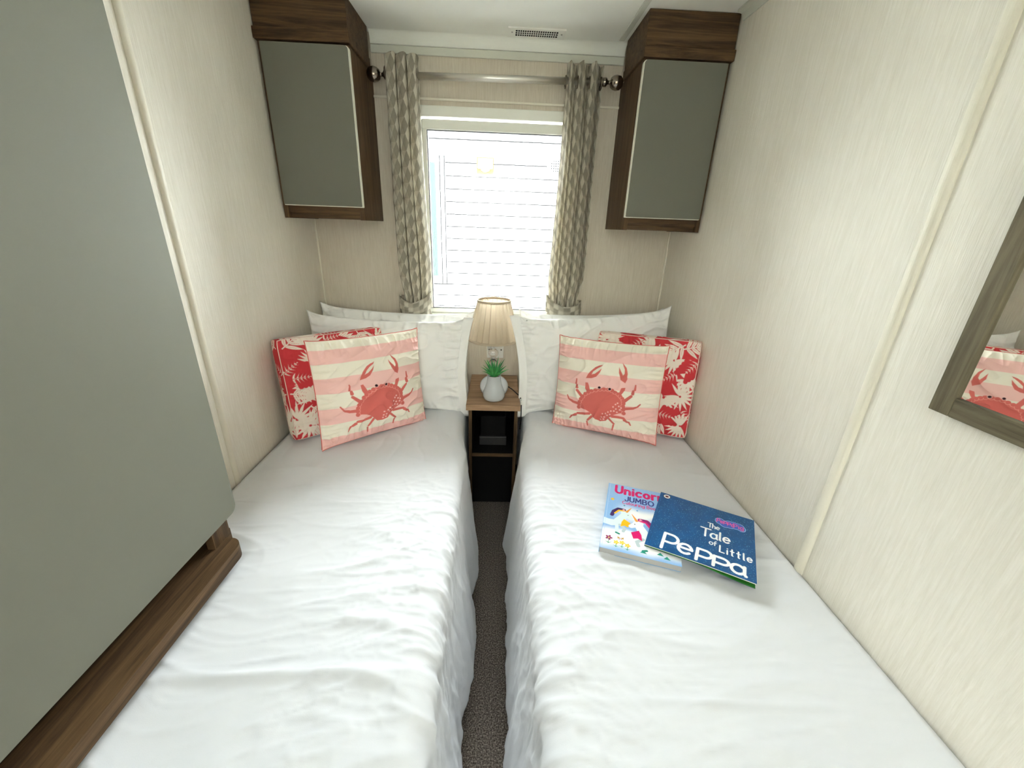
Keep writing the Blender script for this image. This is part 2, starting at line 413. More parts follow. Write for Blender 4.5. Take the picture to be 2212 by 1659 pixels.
# trims
def halfround(name, x, y, z0, z1, r, face, mat):
    pts = [(x + face * r * math.cos(R_(a)) * .8, y + r * math.sin(R_(a))) for a in range(-90, 91, 15)]
    return struct(MB().prism(pts, 'z', z0, z1).build(name, mat))
halfround('trim_1', XR, .822, 0, ZC, .014, -1, M_trim)
halfround('trim_2', XL, 1.195, 0, ZC, .012, 1, M_trim)
struct(MB().box(XL, XL + .008, YF - .008, YF, 0, EYE, .003).build('trim_3', M_trim))
struct(MB().box(XR - .008, XR, YF - .008, YF, 0, EYE, .003).build('trim_4', M_trim))
struct(MB().box(-.555, .516, YF - .010, YF, EYE + .655, EYE + .684, .002).build('trim_5', M_corn))
struct(MB().prism([(YF, EYE + .686), (YF - .006, EYE + .686)] + [(YF - .008 - .026 * (1 - math.cos(R_(q))), EYE + .688 + (ZC - EYE - .688) * math.sin(R_(q))) for q in range(0, 91, 10)] + [(YF, ZC)], 'x', -.555, .516).build('trim_9', M_ceil))
struct(MB().prism([(XR, ZC - .03), (XR - .006, ZC - .03), (XR - .014, ZC - .012), (XR - .03, ZC - .006), (XR - .03, ZC), (XR, ZC)], 'y', YB, 1.76).build('trim_6', M_corn))
struct(MB().box(.474, .496, YB, 2.05, ZC - .004, ZC, .0015).build('trim_7', M_corn))
struct(MB().box(-.56, .52, YF - .010, YF, EYE + .497, EYE + .506, .002).build('trim_8', M_trim))

# window
win = tag(empty('window_1', (-.025, YF, WZ0)), kind='structure')
def bar(name, *a, mat=M_upvc, bev=.003): return MB().box(*a, bev).build(name, mat, win)
yo = YF - .012
bar('frame_head', WX0, WX1, yo, YF + .06, EYE + .437, WZ1)
bar('frame_jamb', WX0, WX0 + .026, yo, YF + .06, WZ0, EYE + .437)
bar('frame_jamb', WX1 - .026, WX1, yo, YF + .06, WZ0, EYE + .437)
bar('frame_sill', WX0 + .026, WX1 - .026, yo, YF + .06, WZ0, WZ0 + .022)
sx0, sx1, sz0, sz1 = WX0 + .027, WX1 - .027, WZ0 + .023, EYE + .430
bar('sash_rail', sx0, sx1, YF + .004, YF + .05, sz1 - .040, sz1)
bar('sash_rail', sx0, sx1, YF + .004, YF + .05, sz0, sz0 + .022)
bar('sash_stile', sx0, sx0 + .02, YF + .004, YF + .05, sz0 + .022, sz1 - .040)
bar('sash_stile', sx1 - .02, sx1, YF + .004, YF + .05, sz0 + .022, sz1 - .040)
gx0, gx1, gz0, gz1 = sx0 + .02, sx1 - .02, sz0 + .022, sz1 - .040
m = MB(); g = .004
m.box(gx0, gx1, YF + .012, YF + .03, gz1 - g, gz1); m.box(gx0, gx1, YF + .012, YF + .03, gz0, gz0 + g)
m.box(gx0, gx0 + g, YF + .012, YF + .03, gz0 + g, gz1 - g); m.box(gx1 - g, gx1, YF + .012, YF + .03, gz0 + g, gz1 - g)
m.build('gasket', M_gasket, win)
MB().box(gx0 + g, gx1 - g, YF + .018, YF + .022, gz0 + g, gz1 - g).build('pane', M_glass, win)
bar('window_board', WX0 - .02, WX1 + .02, YF - .045, YF - .001, WZ0 - .025, WZ0 - .004)

# ------------------------------------------------------------------ outside: ground and the neighbouring caravan
struct(MB().box(-8, 8, YF + TH + .01, 12, -.75, -.6).build('ground', M_ground))
NY = 4.2
car = tag(empty('caravan', (0, NY, -.6)), 'white clad neighbouring caravan seen through the window', 'caravan')
pitch = .1085
z = EYE + .621
k = 0
me0 = None
while z > -.3:
    if me0 is None:
        p0 = MB().prism([(NY - .03, z - pitch + .0105), (NY - .034, z - pitch + .0135), (NY - .030, z - .004), (NY - .028, z), (NY - .0262, z), (NY - .0262, z - pitch + .0105)], 'x', -3.6, 3.6).build('plank', M_siding, car); me0 = p0
    else:
        c = me0.copy(); COL.objects.link(c); c.parent = car; c.location = (0, 0, -k * pitch)
    z -= pitch; k += 1
MB().box(-3.6, 3.6, NY - .026, NY + .08, -.6, EYE + .70).build('wall_core', M_joint, car)  # near-black core stands in for the shade in the plank gaps
MB().box(-3.65, 3.65, NY - .035, NY + .02, EYE + .622, EYE + .705, .004).build('fascia_lower', M_siding, car)
MB().box(-3.65, 3.65, NY - .06, NY + .02, EYE + .708, EYE + .86, .006).build('fascia_upper', M_siding, car)
MB().prism([(NY - .06, EYE + .862), (NY + 1.6, EYE + 1.3), (NY + 1.6, EYE + 1.24), (NY + .02, EYE + .82)], 'x', -3.65, 3.65).build('roof', M_ground, car)
nw = MB().box(-1.75, -.513, NY - .045, NY - .02, EYE - .56, EYE + .575, .004).build('window_surround', M_siding, car)
MB().box(-1.66, -.60, NY - .05, NY - .044, EYE - .49, EYE + .515, .002).build('window_pane', M_nglass, nw)
for xa in (-.513, -.555): MB().box(xa - .011, xa, NY - .047, NY - .045, EYE - .56, EYE + .572).build('surround_joint', M_joint, nw)
MB().box(-1.75, -.513, NY - .047, NY - .045, EYE - .572, EYE - .560).build('surround_joint', M_joint, nw)
MB().box(-3.6, 3.6, NY - .0365, NY - .035, EYE + .698, EYE + .708).build('fascia_joint', M_joint, car)
MB().prism([(-1.8, EYE + .575), (-.51, EYE + .575), (-.475, EYE + .56), (-.465, EYE + .622), (-1.8, EYE + .622)], 'y', NY - .075, NY - .02).build('window_hood', M_siding, car)
v = MB().box(-.225, -.068, NY - .04, NY - .018, EYE + .432, EYE + .572, .004).build('vent_plate', M_ventc, car)
MB().box(-.212, -.08, NY - .052, NY - .04, EYE + .478, EYE + .56, .003).build('vent_flap', M_siding, v)
MB().prism([(-.146 + .045 * math.cos(R_(a)), EYE + .476 + .028 * math.sin(R_(a))) for a in range(180, 361, 12)], 'y', NY - .046, NY - .04).build('vent_opening', plain('vent_brown', srgb(52, 38, 26), .8), v)
rv = MB().lathe([(.001, -.03), (.05, -.034), (.075, -.028), (.08, 0)], (.50, NY - .02, EYE + .52), 28, 'y').build('round_vent', plain('pale_grey_plastic', srgb(205, 210, 210), .5), car)
m = MB()
for i in range(-2, 3):
    for j in range(-2, 3):
        if i * i + j * j < 6: m.box(.50 + i * .02 - .006, .50 + i * .02 + .006, NY - .058, NY - .052, EYE + .52 + j * .02 - .006, EYE + .52 + j * .02 + .006)
m.build('vent_hole', M_joint, rv)

# ------------------------------------------------------------------ ceiling vent
cv = tag(empty('ceiling_vent', (.131, 2.022, ZC)), 'white rectangular air vent with dark grille on the ceiling', 'vent')
x0, x1, y0, y1 = .016, .246, 1.980, 2.062
m = MB(); zt = ZC - .006
m.box(x0, .046, y0, y1, zt, ZC); m.box(.216, x1, y0, y1, zt, ZC); m.box(.046, .216, y0, y0 + .014, zt, ZC); m.box(.046, .216, y1 - .014, y1, zt, ZC)
m.build('plate', M_white, cv)
MB().box(.046, .216, y0 + .014, y1 - .014, ZC - .0049, ZC - .0042).build('dark_backing', M_dark, cv)
m = MB()
for i in range(1, 19): m.box(.046 + .17 * i / 19 - .0015, .046 + .17 * i / 19 + .0015, y0 + .014, y1 - .014, ZC - .0058, ZC - .005)
for j in (1, 2): m.box(.046, .216, y0 + .014 + .054 * j / 3 - .002, y0 + .014 + .054 * j / 3 + .002, ZC - .0059, ZC - .005)
m.build('grille', M_white, cv)
for sx in (.032, .231): MB().lathe([(.0035, -.0015), (.0035, 0)], (sx, 2.014, zt), 10).build('screw', M_nickel, cv)

# ------------------------------------------------------------------ wall cupboards
def cupboard(name, xw, xi, yf, label):
    """xw = wall-side x, xi = inner side x (towards the window)"""
    s = 1 if xi > xw else -1
    r = tag(empty(name, ((xw + xi) / 2, 2.0, EYE)), label, 'cupboard', 'wall cupboards beside the window')
    z0, zt = EYE, EYE + .585
    def B(n, a, b, y0, y1, z0, z1, mat, bev=.001): return MB().box(min(a, b), max(a, b), y0, y1, z0, z1, bev).build(n, mat, r)
    yb = YF - .001
    B('side_panel', xi - s * .018, xi, yf, yb, z0, zt, M_wood_z)
    B('side_panel', xw + s * .004, xw + s * .022 , yf, yb, z0, zt, M_wood_z)
    B('bottom_panel', xw + s * .022, xi - s * .018, yf + .012, yb, z0 + .002, z0 + .02, M_wood_x)
    B('front_rail', xw + s * .022, xi - s * .018, yf + .004, yf + .02, z0 + .02, z0 + .06, M_wood_x)
    B('back_panel', xw + s * .022, xi - s * .018, yb - .02, yb - .004, z0 + .02, zt, M_dark)
    # pelmet to the ceiling
    B('pelmet_lip', xw + s * .001, xi + s * .008, yf - .022, yb - .05, zt, EYE + .62, M_wood_x, .002)
    B('pelmet', xw + s * .004, xi + s * .004, yf - .014, yb - .05, EYE + .621, ZC - .001, M_wood_x, .001)
    # door
    da, db = xw + s * .020, xi - s * (-.004)
    x0, x1 = min(da, db), max(da, db); rr = (.003, .003, .012, .003) if s > 0 else (.003, .003, .003, .012)
    d = MB().prism(rounded(x0 + (.004 if s < 0 else 0), x1 - (.004 if s > 0 else 0), EYE + .0505, EYE + .578, rr), 'y', yf - .0215, yf - .018).build('door', M_door, r)
    MB().prism(rounded(x0, x1, EYE + .0475, EYE + .578, rr), 'y', yf - .018, yf - .003).build('door_edge', M_dooredge, d)
    return r
cupboard('wall_cupboard', XL, -.557, 1.812, 'walnut wall cupboard with grey door, left of the window')
cupboard('wall_cupboard', XR, .514, 1.795, 'walnut wall cupboard with grey door, right of the window')

# ------------------------------------------------------------------ wardrobe
wr = tag(empty('wardrobe', (-.77, .4, EYE - .812)), 'tall grey wardrobe on dark walnut base board over the left bed', 'wardrobe')
wy0, wy1 = -.35, .872
xf = -.665
pts = [(XL + .003, wy0 - .01), (-.64, wy0 - .01)]
for k in range(9):
    a = R_(90 * k / 8); pts.append((-.64 - .035 + .035 * math.cos(a), .842 - .035 + .035 * math.sin(a)))
pts += [(-.70, .842), (-.70, .878), (XL + .003, .878)]
MB().prism(pts, 'z', EYE - .808, EYE - .772).build('base_board', M_wood_y, wr)
MB().box(XL + .003, -.70, .855, .875, EYE - .772, ZC - .002).build('side_panel', M_wood_z, wr)
MB().box(-.705, -.687, .80, .855, EYE - .772, ZC - .002).build('front_stile', M_wood_z, wr)
MB().box(XL + .003, -.70, wy0, wy0 + .02, EYE - .772, ZC - .002).build('side_panel', M_wood_z, wr)
MB().box(XL + .003, XL + .015, wy0 + .02, .855, EYE - .772, ZC - .002).build('back_panel', M_dark, wr)
d = MB().prism(rounded(-.25, wy1, EYE - .705, ZC - .02, (.02, .02, .02, .02)), 'x', xf - .003, xf).build('door', M_door, wr)
MB().prism(rounded(-.252, wy1 + .002, EYE - .707, ZC - .018, (.02, .02, .02, .02)), 'x', xf - .018, xf - .003).build('door_edge', M_dooredge, d)

# ------------------------------------------------------------------ mirror on the right wall
mi = tag(empty('wall_mirror', (XR, .46, EYE - .3)), 'rectangular mirror in weathered wooden frame on right wall', 'mirror')
my0, my1, mz0, mz1, fw = .24, .676, EYE - .296, EYE + .62, .036
MB().box(XR - .02, XR - .001, my1 - fw, my1, mz0, mz1, .002).build('frame_stile', M_fwood_z, mi)
MB().box(XR - .02, XR - .001, my0, my0 + fw, mz0, mz1, .002).build('frame_stile', M_fwood_z, mi)
MB().box(XR - .02, XR - .001, my0 + fw, my1 - fw, mz0, mz0 + fw, .002).build('frame_rail', M_fwood_y, mi)
MB().box(XR - .02, XR - .001, my0 + fw, my1 - fw, mz1 - fw, mz1, .002).build('frame_rail', M_fwood_y, mi)
MB().box(XR - .014, XR - .004, my0 + fw, my1 - fw, mz0 + fw, mz1 - fw).build('mirror_glass', M_mirror, mi)

# ------------------------------------------------------------------ beds and sheets
ZB = .51
BY0, BY1 = .03, 2.075
def bed(s, xw, xe, label):
    r = tag(empty('single_bed', ((xw + xe) / 2, (BY0 + BY1) / 2, 0)), label, 'bed', 'twin single beds')
    a, b = sorted((xw - s * .004, xe + s * .040))
    MB().box(a, b, BY0 + .02, BY1 - .004, .0, .25, .01).build('divan_base', M_base, r)
    MB().box(a, b, BY0 + .02, BY1 - .004, .252, ZB - .012, .04, 4).build('mattress', M_matt, r)
def sheet(s, xw, xe, xh, seed, label):
    nt, ns, ny = 190, 80, 430
    top = abs(xw - xe); rad = .05
    arcl = rad * math.pi / 2; side = .40
    u = np.concatenate([np.linspace(0, top - rad, nt), top - rad + np.linspace(0, arcl + side, ns + 1)[1:]])
    y = np.linspace(BY1, BY0, ny)
    U, Y = np.meshgrid(u, y, indexing='ij')
    X = np.empty_like(U); Z = np.empty_like(U); NX = np.zeros_like(U); NZ = np.ones_like(U)
    flat = U <= top - rad; ar = (~flat) & (U <= top - rad + arcl); sd = U > top - rad + arcl
    ang = (U - (top - rad)) / rad
    X[flat] = U[flat]; Z[flat] = 0
    X[ar] = top - rad + rad * np.sin(ang[ar]); Z[ar] = -rad + rad * np.cos(ang[ar]); NX[ar] = np.sin(ang[ar]); NZ[ar] = np.cos(ang[ar])
    q = (U - (top - rad + arcl)) / side
    X[sd] = top; Z[sd] = -rad - (q * side)[sd]; NX[sd] = 1; NZ[sd] = 0
    # side: flare towards the hem plus hanging folds
    fl = np.where(sd, q.clip(0, 1), 0)
    flare = abs(xh - xe)
    fold = perlin(Y * 5.0, fl * .6, seed + 3) * .9 + .45 * perlin(Y * 14, fl * .8, seed + 5)
    away = sstep(1.40, 1.66, Y)
    X += np.where(sd, (fl ** 1.1 * flare + fl * fold * .030) * (1 - away), 0)
    X -= .030 * away * sstep(top * .6, top - rad, U)
    Z += np.where(sd, fl * .03 * perlin(Y * 3.5, Y * 0, seed + 8), 0)
    # top: wrinkles
    a = U; b = Y
    near = sstep(1.35, .9, b) if False else 1 - sstep(.85, 1.45, b)
    wx = a + .05 * perlin(a * 4, b * 4, seed); wy = b + .06 * perlin(a * 3, b * 3, seed + 1)
    edge = sstep(top * .35, top * .98, a)
    h = .0065 * ridge(wx * 2.0, wy * 7.0, seed + 2) * (.3 + .7 * near)
    h += .0050 * ridge(wx * 5 + wy * 3.5, wy * 12.0 - wx * 4, seed + 4) * edge * (.10 + .9 * near)
    h += .0030 * ridge(wx * 9 - wy * 6, wy * 21 + wx * 3, seed + 6) * edge * (.05 + .95 * near)
    h += .0026 * (ridge(wx * 4 + wy * 9, wy * 16 - wx * 7, seed + 15) ** 2) * edge * (.15 + .85 * near)
    h += .0015 * (ridge(wx * 12 + wy * 14, wy * 30 - wx * 10, seed + 17) ** 2) * edge * (.1 + .9 * near)
    h += .0018 * (ridge(wx * 3.0, wy * 18, seed + 19) ** 3) * near
    h += .006 * perlin(a * 3, b * 3.2, seed + 7) * (.4 + .6 * near) + .0012 * ridge(wx * 7, wy * 26, seed + 9) * near
    h += .0016 * ridge(a * 14 + b * 3, b * 6, seed + 11) * (1 - near)
    if s < 0:      # turned-down sheet edge and a long crease on the left bed
        lim = 1.07 + .006 * perlin(a * 8, a * 0, 3); h += np.where(b < lim, .0022, 0)
        h += .007 * np.exp(-((b - .535 - .02 * (a - .4)) / .012) ** 2) * sstep(.05, .3, a)
        h += .004 * np.exp(-((b - .50 - .02 * (a - .4)) / .05) ** 2)
    else:
        h += .003 * np.exp(-((b - .47 - .03 * a) / .008) ** 2) * sstep(.1, .3, a)
    h *= sstep(0, .03, a) * .999 + .001
    hs = h * np.where(sd, 1 - .5 * fl, 1)
    X += NX * hs; Z += NZ * hs
    # round slightly down at the wall
    Z -= .016 * (1 - sstep(0, .035, a)) ** 2
    Z += .006 * perlin(b * .9, b * 0, seed + 13) * np.where(sd, 0, 1)
    # foot end hangs over
    t = sstep(BY0 + .05, BY0, Y); Z = Z - .05 * t * np.where(sd, 0, 1)
    W = np.stack([xw - s * X if s > 0 else xw + X, Y, ZB + Z], -1)
    o = grid_mesh('bed_sheet', W, M_sheet)
    tag(o, label, 'bed sheet', 'white sheets on the twin beds'); o.modifiers.new('thickness', 'SOLIDIFY').thickness = .0015
    o.modifiers['thickness'].offset = -1 if s > 0 else 1
    return recenter(o)
bed(-1, XL, -.125, 'single bed on the left under the grey wardrobe')
bed(1, XR, .105, 'single bed on the right with books on it')
sheet(-1, XL + .006, -.118, -.062, 1, 'white sheet draped over the left bed with turned-down edge')
sheet(1, XR - .006, .100, .052, 21, 'white sheet draped over the right bed under the books')

# ------------------------------------------------------------------ nightstand and what stands on it
nx0, nx1, ny0, ny1 = -.138, .112, 1.685, 2.098
ns = tag(empty('nightstand', ((nx0 + nx1) / 2, (ny0 + ny1) / 2, 0)), 'narrow walnut nightstand between the beds under the window', 'nightstand')
ZN = EYE - .770
MB().box(nx0, nx1, ny0, ny1, ZN - .026, ZN, .001).build('top', M_wood_lit, ns)
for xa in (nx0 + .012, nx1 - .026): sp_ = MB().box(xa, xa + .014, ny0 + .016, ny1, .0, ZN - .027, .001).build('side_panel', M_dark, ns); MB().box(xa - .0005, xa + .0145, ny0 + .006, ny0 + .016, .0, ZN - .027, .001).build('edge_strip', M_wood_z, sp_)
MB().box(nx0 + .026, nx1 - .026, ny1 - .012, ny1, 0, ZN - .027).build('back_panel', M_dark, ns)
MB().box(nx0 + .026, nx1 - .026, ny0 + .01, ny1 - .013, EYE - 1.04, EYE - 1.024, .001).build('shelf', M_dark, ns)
MB().box(nx0 + .026, nx1 - .026, ny0 + .002, ny0 + .01, EYE - 1.041, EYE - 1.026, .001).build('shelf_edge', M_wood_x, ns)
MB().box(nx0 + .026, nx1 - .026, ny0 + .06, ny0 + .07, .0, EYE - 1.042).build('lower_dark_panel', M_dark, ns)  # recessed near-black panel from the floor up to the shelf
bx = tag(empty('storage_box', (-.012, 1.9, EYE - 1.024)), 'dark storage box on the shelf inside the nightstand', 'box')
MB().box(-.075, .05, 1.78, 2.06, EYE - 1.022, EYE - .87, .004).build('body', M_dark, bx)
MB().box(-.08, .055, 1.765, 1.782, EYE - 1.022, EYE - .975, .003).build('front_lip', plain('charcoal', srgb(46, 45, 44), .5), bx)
# socket
so = tag(empty('wall_socket', (-.011, YF, EYE - .626)), 'white double switch plate on the wall behind the lamp', 'socket')
pl = MB().box(-.056, .034, YF - .009, YF - .0005, EYE - .671, EYE - .581, .003).build('plate', M_white, so)
for sx in (-.043, .021): MB().lathe([(.004, -.0105), (.004, -.009)], (sx, YF, EYE - .624), 10, 'y').build('screw', M_nickel, so)
# lamp
LX, LY = -.02, 1.935
la = tag(empty('table_lamp', (LX, LY, ZN)), 'table lamp with pleated beige shade and clear crystal stem', 'lamp')
MB().lathe([(.001, 0), (.045, 0), (.046, .004), (.04, .009), (.012, .014), (.008, .02), (.001, .02)], (LX, LY, ZN), 28).build('base', M_steel, la)
def ball(name, z, rx, rz, mat, n=10):
    MB().lathe([(max(.0008, rx * math.sin(math.pi * k / n)), -rz * math.cos(math.pi * k / n)) for k in range(n + 1)], (LX, LY, z), 20).build(name, mat, la)
ball('crystal_ball', ZN + .047, .023, .026, M_crystal)
MB().lathe([(.009, 0), (.012, .004), (.009, .008)], (LX, LY, ZN + .072), 16).build('metal_collar', M_steel, la)
ball('crystal_ball', ZN + .113, .023, .034, M_crystal)
MB().lathe([(.009, 0), (.012, .004), (.009, .008)], (LX, LY, ZN + .147), 16).build('metal_collar', M_steel, la)
ball('crystal_ball', ZN + .176, .026, .022, M_crystal)
MB().lathe([(.008, 0), (.008, .03), (.013, .032), (.013, .075)], (LX, LY, ZN + .197), 16).build('lamp_holder', M_white, la)
zs0, zs1, r0, r1 = EYE - .520, EYE - .334, .124, .080
NP = 22; nth = NP * 10
th = np.linspace(0, 2 * np.pi, nth, endpoint=False); vv = np.linspace(0, 1, 14)
T, V = np.meshgrid(th, vv, indexing='ij')
ph = (T * NP / (2 * np.pi)) % 1
saw = np.where(ph < .82, ph / .82, (1 - ph) / .18)
edgev = np.minimum(sstep(0, .07, V), sstep(1, .93, V))
RR = r0 + (r1 - r0) * V - .0095 * saw * edgev
P = np.stack([RR * np.cos(T), RR * np.sin(T), zs0 - ZN + (zs1 - zs0) * V], -1)
sh = grid_mesh('lamp_shade', P, M_shade, la, wrap_u=True)
P2 = P.copy(); P2[..., 0] = (RR * 0 + r0 + (r1 - r0) * V - .008) * np.cos(T); P2[..., 1] = (r0 + (r1 - r0) * V - .008) * np.sin(T)
for zz, rr in ((zs0, r0), (zs1, r1)):
    MB().lathe([(rr + .0015, -.005), (rr + .0025, 0), (rr + .0015, .005), (rr - .003, .005), (rr - .003, -.005), (rr + .0015, -.005)], (LX, LY, zz), 48, closed=True).build('shade_trim', M_shade, sh)
m = MB()
for k in range(3):
    a = 2 * math.pi * k / 3; m.tube([(LX, LY, zs1 - .03), (LX + r1 * .96 * math.cos(a), LY + r1 * .96 * math.sin(a), zs1 - .002)], .0015, 6)
m.build('shade_carrier', M_steel, sh)
cd = MB().tube([(LX + .03, LY - .01, ZN + .006), (.03, 1.93, ZN + .012), (.055, 1.90, ZN + .012), (.078, 1.86, ZN + .012), (.098, 1.81, ZN + .012), (.116, 1.78, ZN + .006), (.121, 1.765, ZN - .03), (.122, 1.76, ZN - .09), (.119, 1.765, ZN - .16)], .0028, 8).build('power_cord', M_black, la)
MB().box(.1145, .1225, 1.742, 1.768, ZN - .02, ZN + .002, .002).build('inline_switch', M_white, cd)
# plant pot
PX, PY = -.012, 1.762
pp = tag(empty('potted_plant', (PX, PY, ZN)), 'small green spiky succulent in a grey ceramic pot', 'plant')
prof = [(.001, 0), (.034, 0), (.046, .006), (.052, .022), (.050, .042), (.043, .062), (.036, .082), (.032, .102), (.031, .116), (.033, .122), (.030, .122), (.028, .116), (.028, .108), (.001, .108)]
pot = MB().lathe(prof, (PX, PY, ZN), 40).build('pot', M_ceram, pp)
for s in (-1, 1):       # curved side wings of the pot
    m = MB()
    nA, nB = 18, 8
    P = np.empty((nA, nB, 3))
    for i in range(nA):
        a = -80 + 160 * i / (nA - 1)
        for j in range(nB):
            t = j / (nB - 1); rr = (.018 + .050 * t)
            P[i, j] = (s * (.006 + rr * math.cos(R_(a)) * .86), -.012 - .020 * t + .03 * t * t + .012, .062 + rr * math.sin(R_(a)) * .82)
    o = grid_mesh('pot_wing', P, M_ceram, pp); md = o.modifiers.new('t', 'SOLIDIFY'); md.thickness = .006; md.offset = 0
MB().lathe([(.028, .109), (.027, .113), (.014, .117), (.001, .118)], (PX, PY, ZN), 24).build('pebbles', M_soil, pp)
rnd = random.Random(5)
for k in range(22):
    a = k * 2.399; lean = .15 + .95 * (k / 22.0); L = .075 + .025 * rnd.random()
    if k > 15: L *= .9
    n = 7; pts = []; rs = []
    for i in range(n):
        t = i / (n - 1); out = .004 + L * (math.sin(lean) * t * .75 + .25 * t * t * lean); up = L * (t * math.cos(lean * .8) - .12 * t * t * lean)
        pts.append((PX + out * math.cos(a), PY + out * math.sin(a), ZN + .112 + up)); rs.append(max(.0004, .0064 * (1 - t ** 1.6)))
    MB().tube(pts, rs, 6).build('leaf', M_leaf, pp)

# ------------------------------------------------------------------ curtains on a pole
ZR, YR = EYE + .568, 2.02
cp = tag(empty('curtain_pole', (-.03, YR, ZR)), 'brushed metal curtain pole with ball finials above the window', 'curtain pole')
MB().tube([(-.47, YR, ZR - .008), (.412, YR, ZR + .004)], .0135, 20).build('pole', M_chrome, cp)
def finial(x, s, z):
    f = MB().lathe([(.0135, 0), (.0165, s * .002), (.0165, s * .010), (.015, s * .013), (.0165, s * .016), (.0165, s * .026), (.009, s * .030), (.007, s * .036), (.008, s * .042), (.018, s * .046), (.025, s * .056), (.028, s * .069), (.025, s * .084), (.015, s * .094), (.001, s * .097)], (x, YR, z), 28, 'x').build('finial', M_nickel, cp)
finial(-.462, -1, ZR - .008); finial(.405, 1, ZR + .004)
for x in (-.455, .398):
    MB().box(x - .006, x + .006, YR + .0, YF - .008, ZR - .006, ZR + .008, .002).box(x - .014, x + .014, YF - .008, YF - .0008, ZR - .025, ZR + .025, .002).build('bracket', M_nickel, cp)
TONES = [np.array(srgb(*c)[:3]) for c in ((226, 221, 206), (197, 190, 173), (168, 161, 145), (182, 174, 156))]
def curtain(s, x_out, x_in, zt, label, seed):
    """pleated eyelet curtain gathered by a tie-back; s=+1 when the inner edge is to the right"""
    nu, nv = 230, 420
    U, V = np.meshgrid(np.linspace(0, 1, nu), np.linspace(0, 1, nv), indexing='ij')
    ztop, zbot = zt, EYE - .455
    ztie = EYE - .362
    Zc = ztop + (zbot - ztop) * V
    Zc = Zc + (1 - sstep(0, .03, V)) * .006 * np.cos(U * 2 * np.pi * 3 + 1)
    nf = 3.0
    tie = np.exp(-((Zc - ztie) / .085) ** 2)
    below = sstep(ztie, ztie - .10, Zc)
    xo = x_out + s * .012 * tie * 2.0; xi = x_in + s * (.022 * sstep(EYE + .4, ztie, Zc)) * 1.0 - s * .012 * tie
    Xc = xo + (xi - xo) * U
    phase = np.pi * nf * U + .35 * perlin(V * 2.2, U * 0, seed) + 1.25
    cw = np.abs(np.cos(phase)); dep = .050 * (1 - .5 * tie)
    Yc = YR - .038 + dep * (1 - cw ** .7) + .5 * .045 * tie * .4 + .005 * perlin(U * 10, V * 7, seed + 4)
    Yc = Yc + .020 * (1 - sstep(0, .12, U)) + .022 * sstep(.86, 1, U)
    Xc = Xc + .007 * np.sin(2 * phase) * (1 - .6 * tie) + .003 * perlin(U * 9, V * 14, seed + 5)
    Yc = np.minimum(Yc, YF - .02)
    # fabric coordinates: unrolled width and height in metres, faceted diamond print
    du = np.hypot(np.diff(Xc, axis=0), np.diff(Yc, axis=0)); su = np.concatenate([np.zeros((1, nv)), np.cumsum(du, 0)], 0)
    a = su.mean(1)[:, None] / .0245 + 0 * V; b = (ztop - Zc) / .062
    p = a + b; qv = b - a
    ip, iq = np.floor(p).astype(int), np.floor(qv).astype(int)
    fp, fq = p - ip, qv - iq
    tone = (ip + 2 * iq) % 3
    c = np.empty(U.shape + (3,))
    c[:] = TONES[1]
    c[tone == 0] = TONES[0]; c[tone == 2] = TONES[2]
    half = (fp + fq) < 1
    c[(tone == 1) & half] = TONES[3]
    ln = np.minimum(np.minimum(fp, 1 - fp), np.minimum(fq, 1 - fq)) < .04
    c[ln] = c[ln] * .82
    r = tag(empty('curtain', ((x_out + x_in) / 2, YR, zbot)), label, 'curtain', 'patterned curtains at the window')
    P = np.stack([Xc, Yc, Zc], -1) - np.array(r.location)
    o = grid_mesh('drape', P, M_curt, r, c)
    md = o.modifiers.new('t', 'SOLIDIFY'); md.thickness = .0012; md.offset = 0
    # eyelet rings round the pole
    for uu in (.02, .34, .66, .985):
        xx = x_out + (x_in - x_out) * uu
        m = MB(); m.lathe([(.0175, -.0015), (.024, -.002), (.0245, 0), (.024, .002), (.0175, .0015), (.017, 0), (.0175, -.0015)], (xx, YR, ZR - .002), 22, 'x', closed=True)
        m.build('eyelet', M_nickel, r)
    # tie-back band: sagging loop round the gathered cloth
    nA, nB = 64, 10
    Pb = np.empty((nA, nB, 3)); Cb = np.empty((nA, nB, 3))
    xm = (x_out + x_in) / 2 + s * .010; rxx = abs(x_in - x_out) / 2 + .012
    for i in range(nA):
        t = 2 * math.pi * i / nA
        for j in range(nB):
            w_ = (j / (nB - 1) - .5)
            fx, fy = math.cos(t), math.sin(t)
            sag = -.030 * (1 - fx * fx) * (1 if fy < 0 else .3) + .012 * (fx * s)
            Pb[i, j] = (xm + fx * rxx, min(YR + fy * .05, YF - .008), ztie + sag + w_ * .078 * (.75 + .25 * abs(fx)))
            Pb[i, j, 1] -= .008 * math.cos(w_ * 3.1) * (1 if fy < 0 else 0) - .004 * math.sin(j * 2.4 + 3 * t)
            q = (int(i / 3.2) + int(j / 3)) % 3; Cb[i, j] = TONES[q] * 1.0
    Pb -= np.array(r.location)
    o = grid_mesh('tie_back', Pb, M_curt, r, Cb, wrap_u=True); md = o.modifiers.new('t', 'SOLIDIFY'); md.thickness = .002
    return r
M_curt = attr_mat('diamond_curtain_fabric', .9, None, .35)
curtain(1, -.485, -.352, EYE + .625, 'grey diamond patterned curtain tied back, left of the window', 1)
curtain(-1, .412, .258, EYE + .628, 'grey diamond patterned curtain tied back, right of the window', 2)

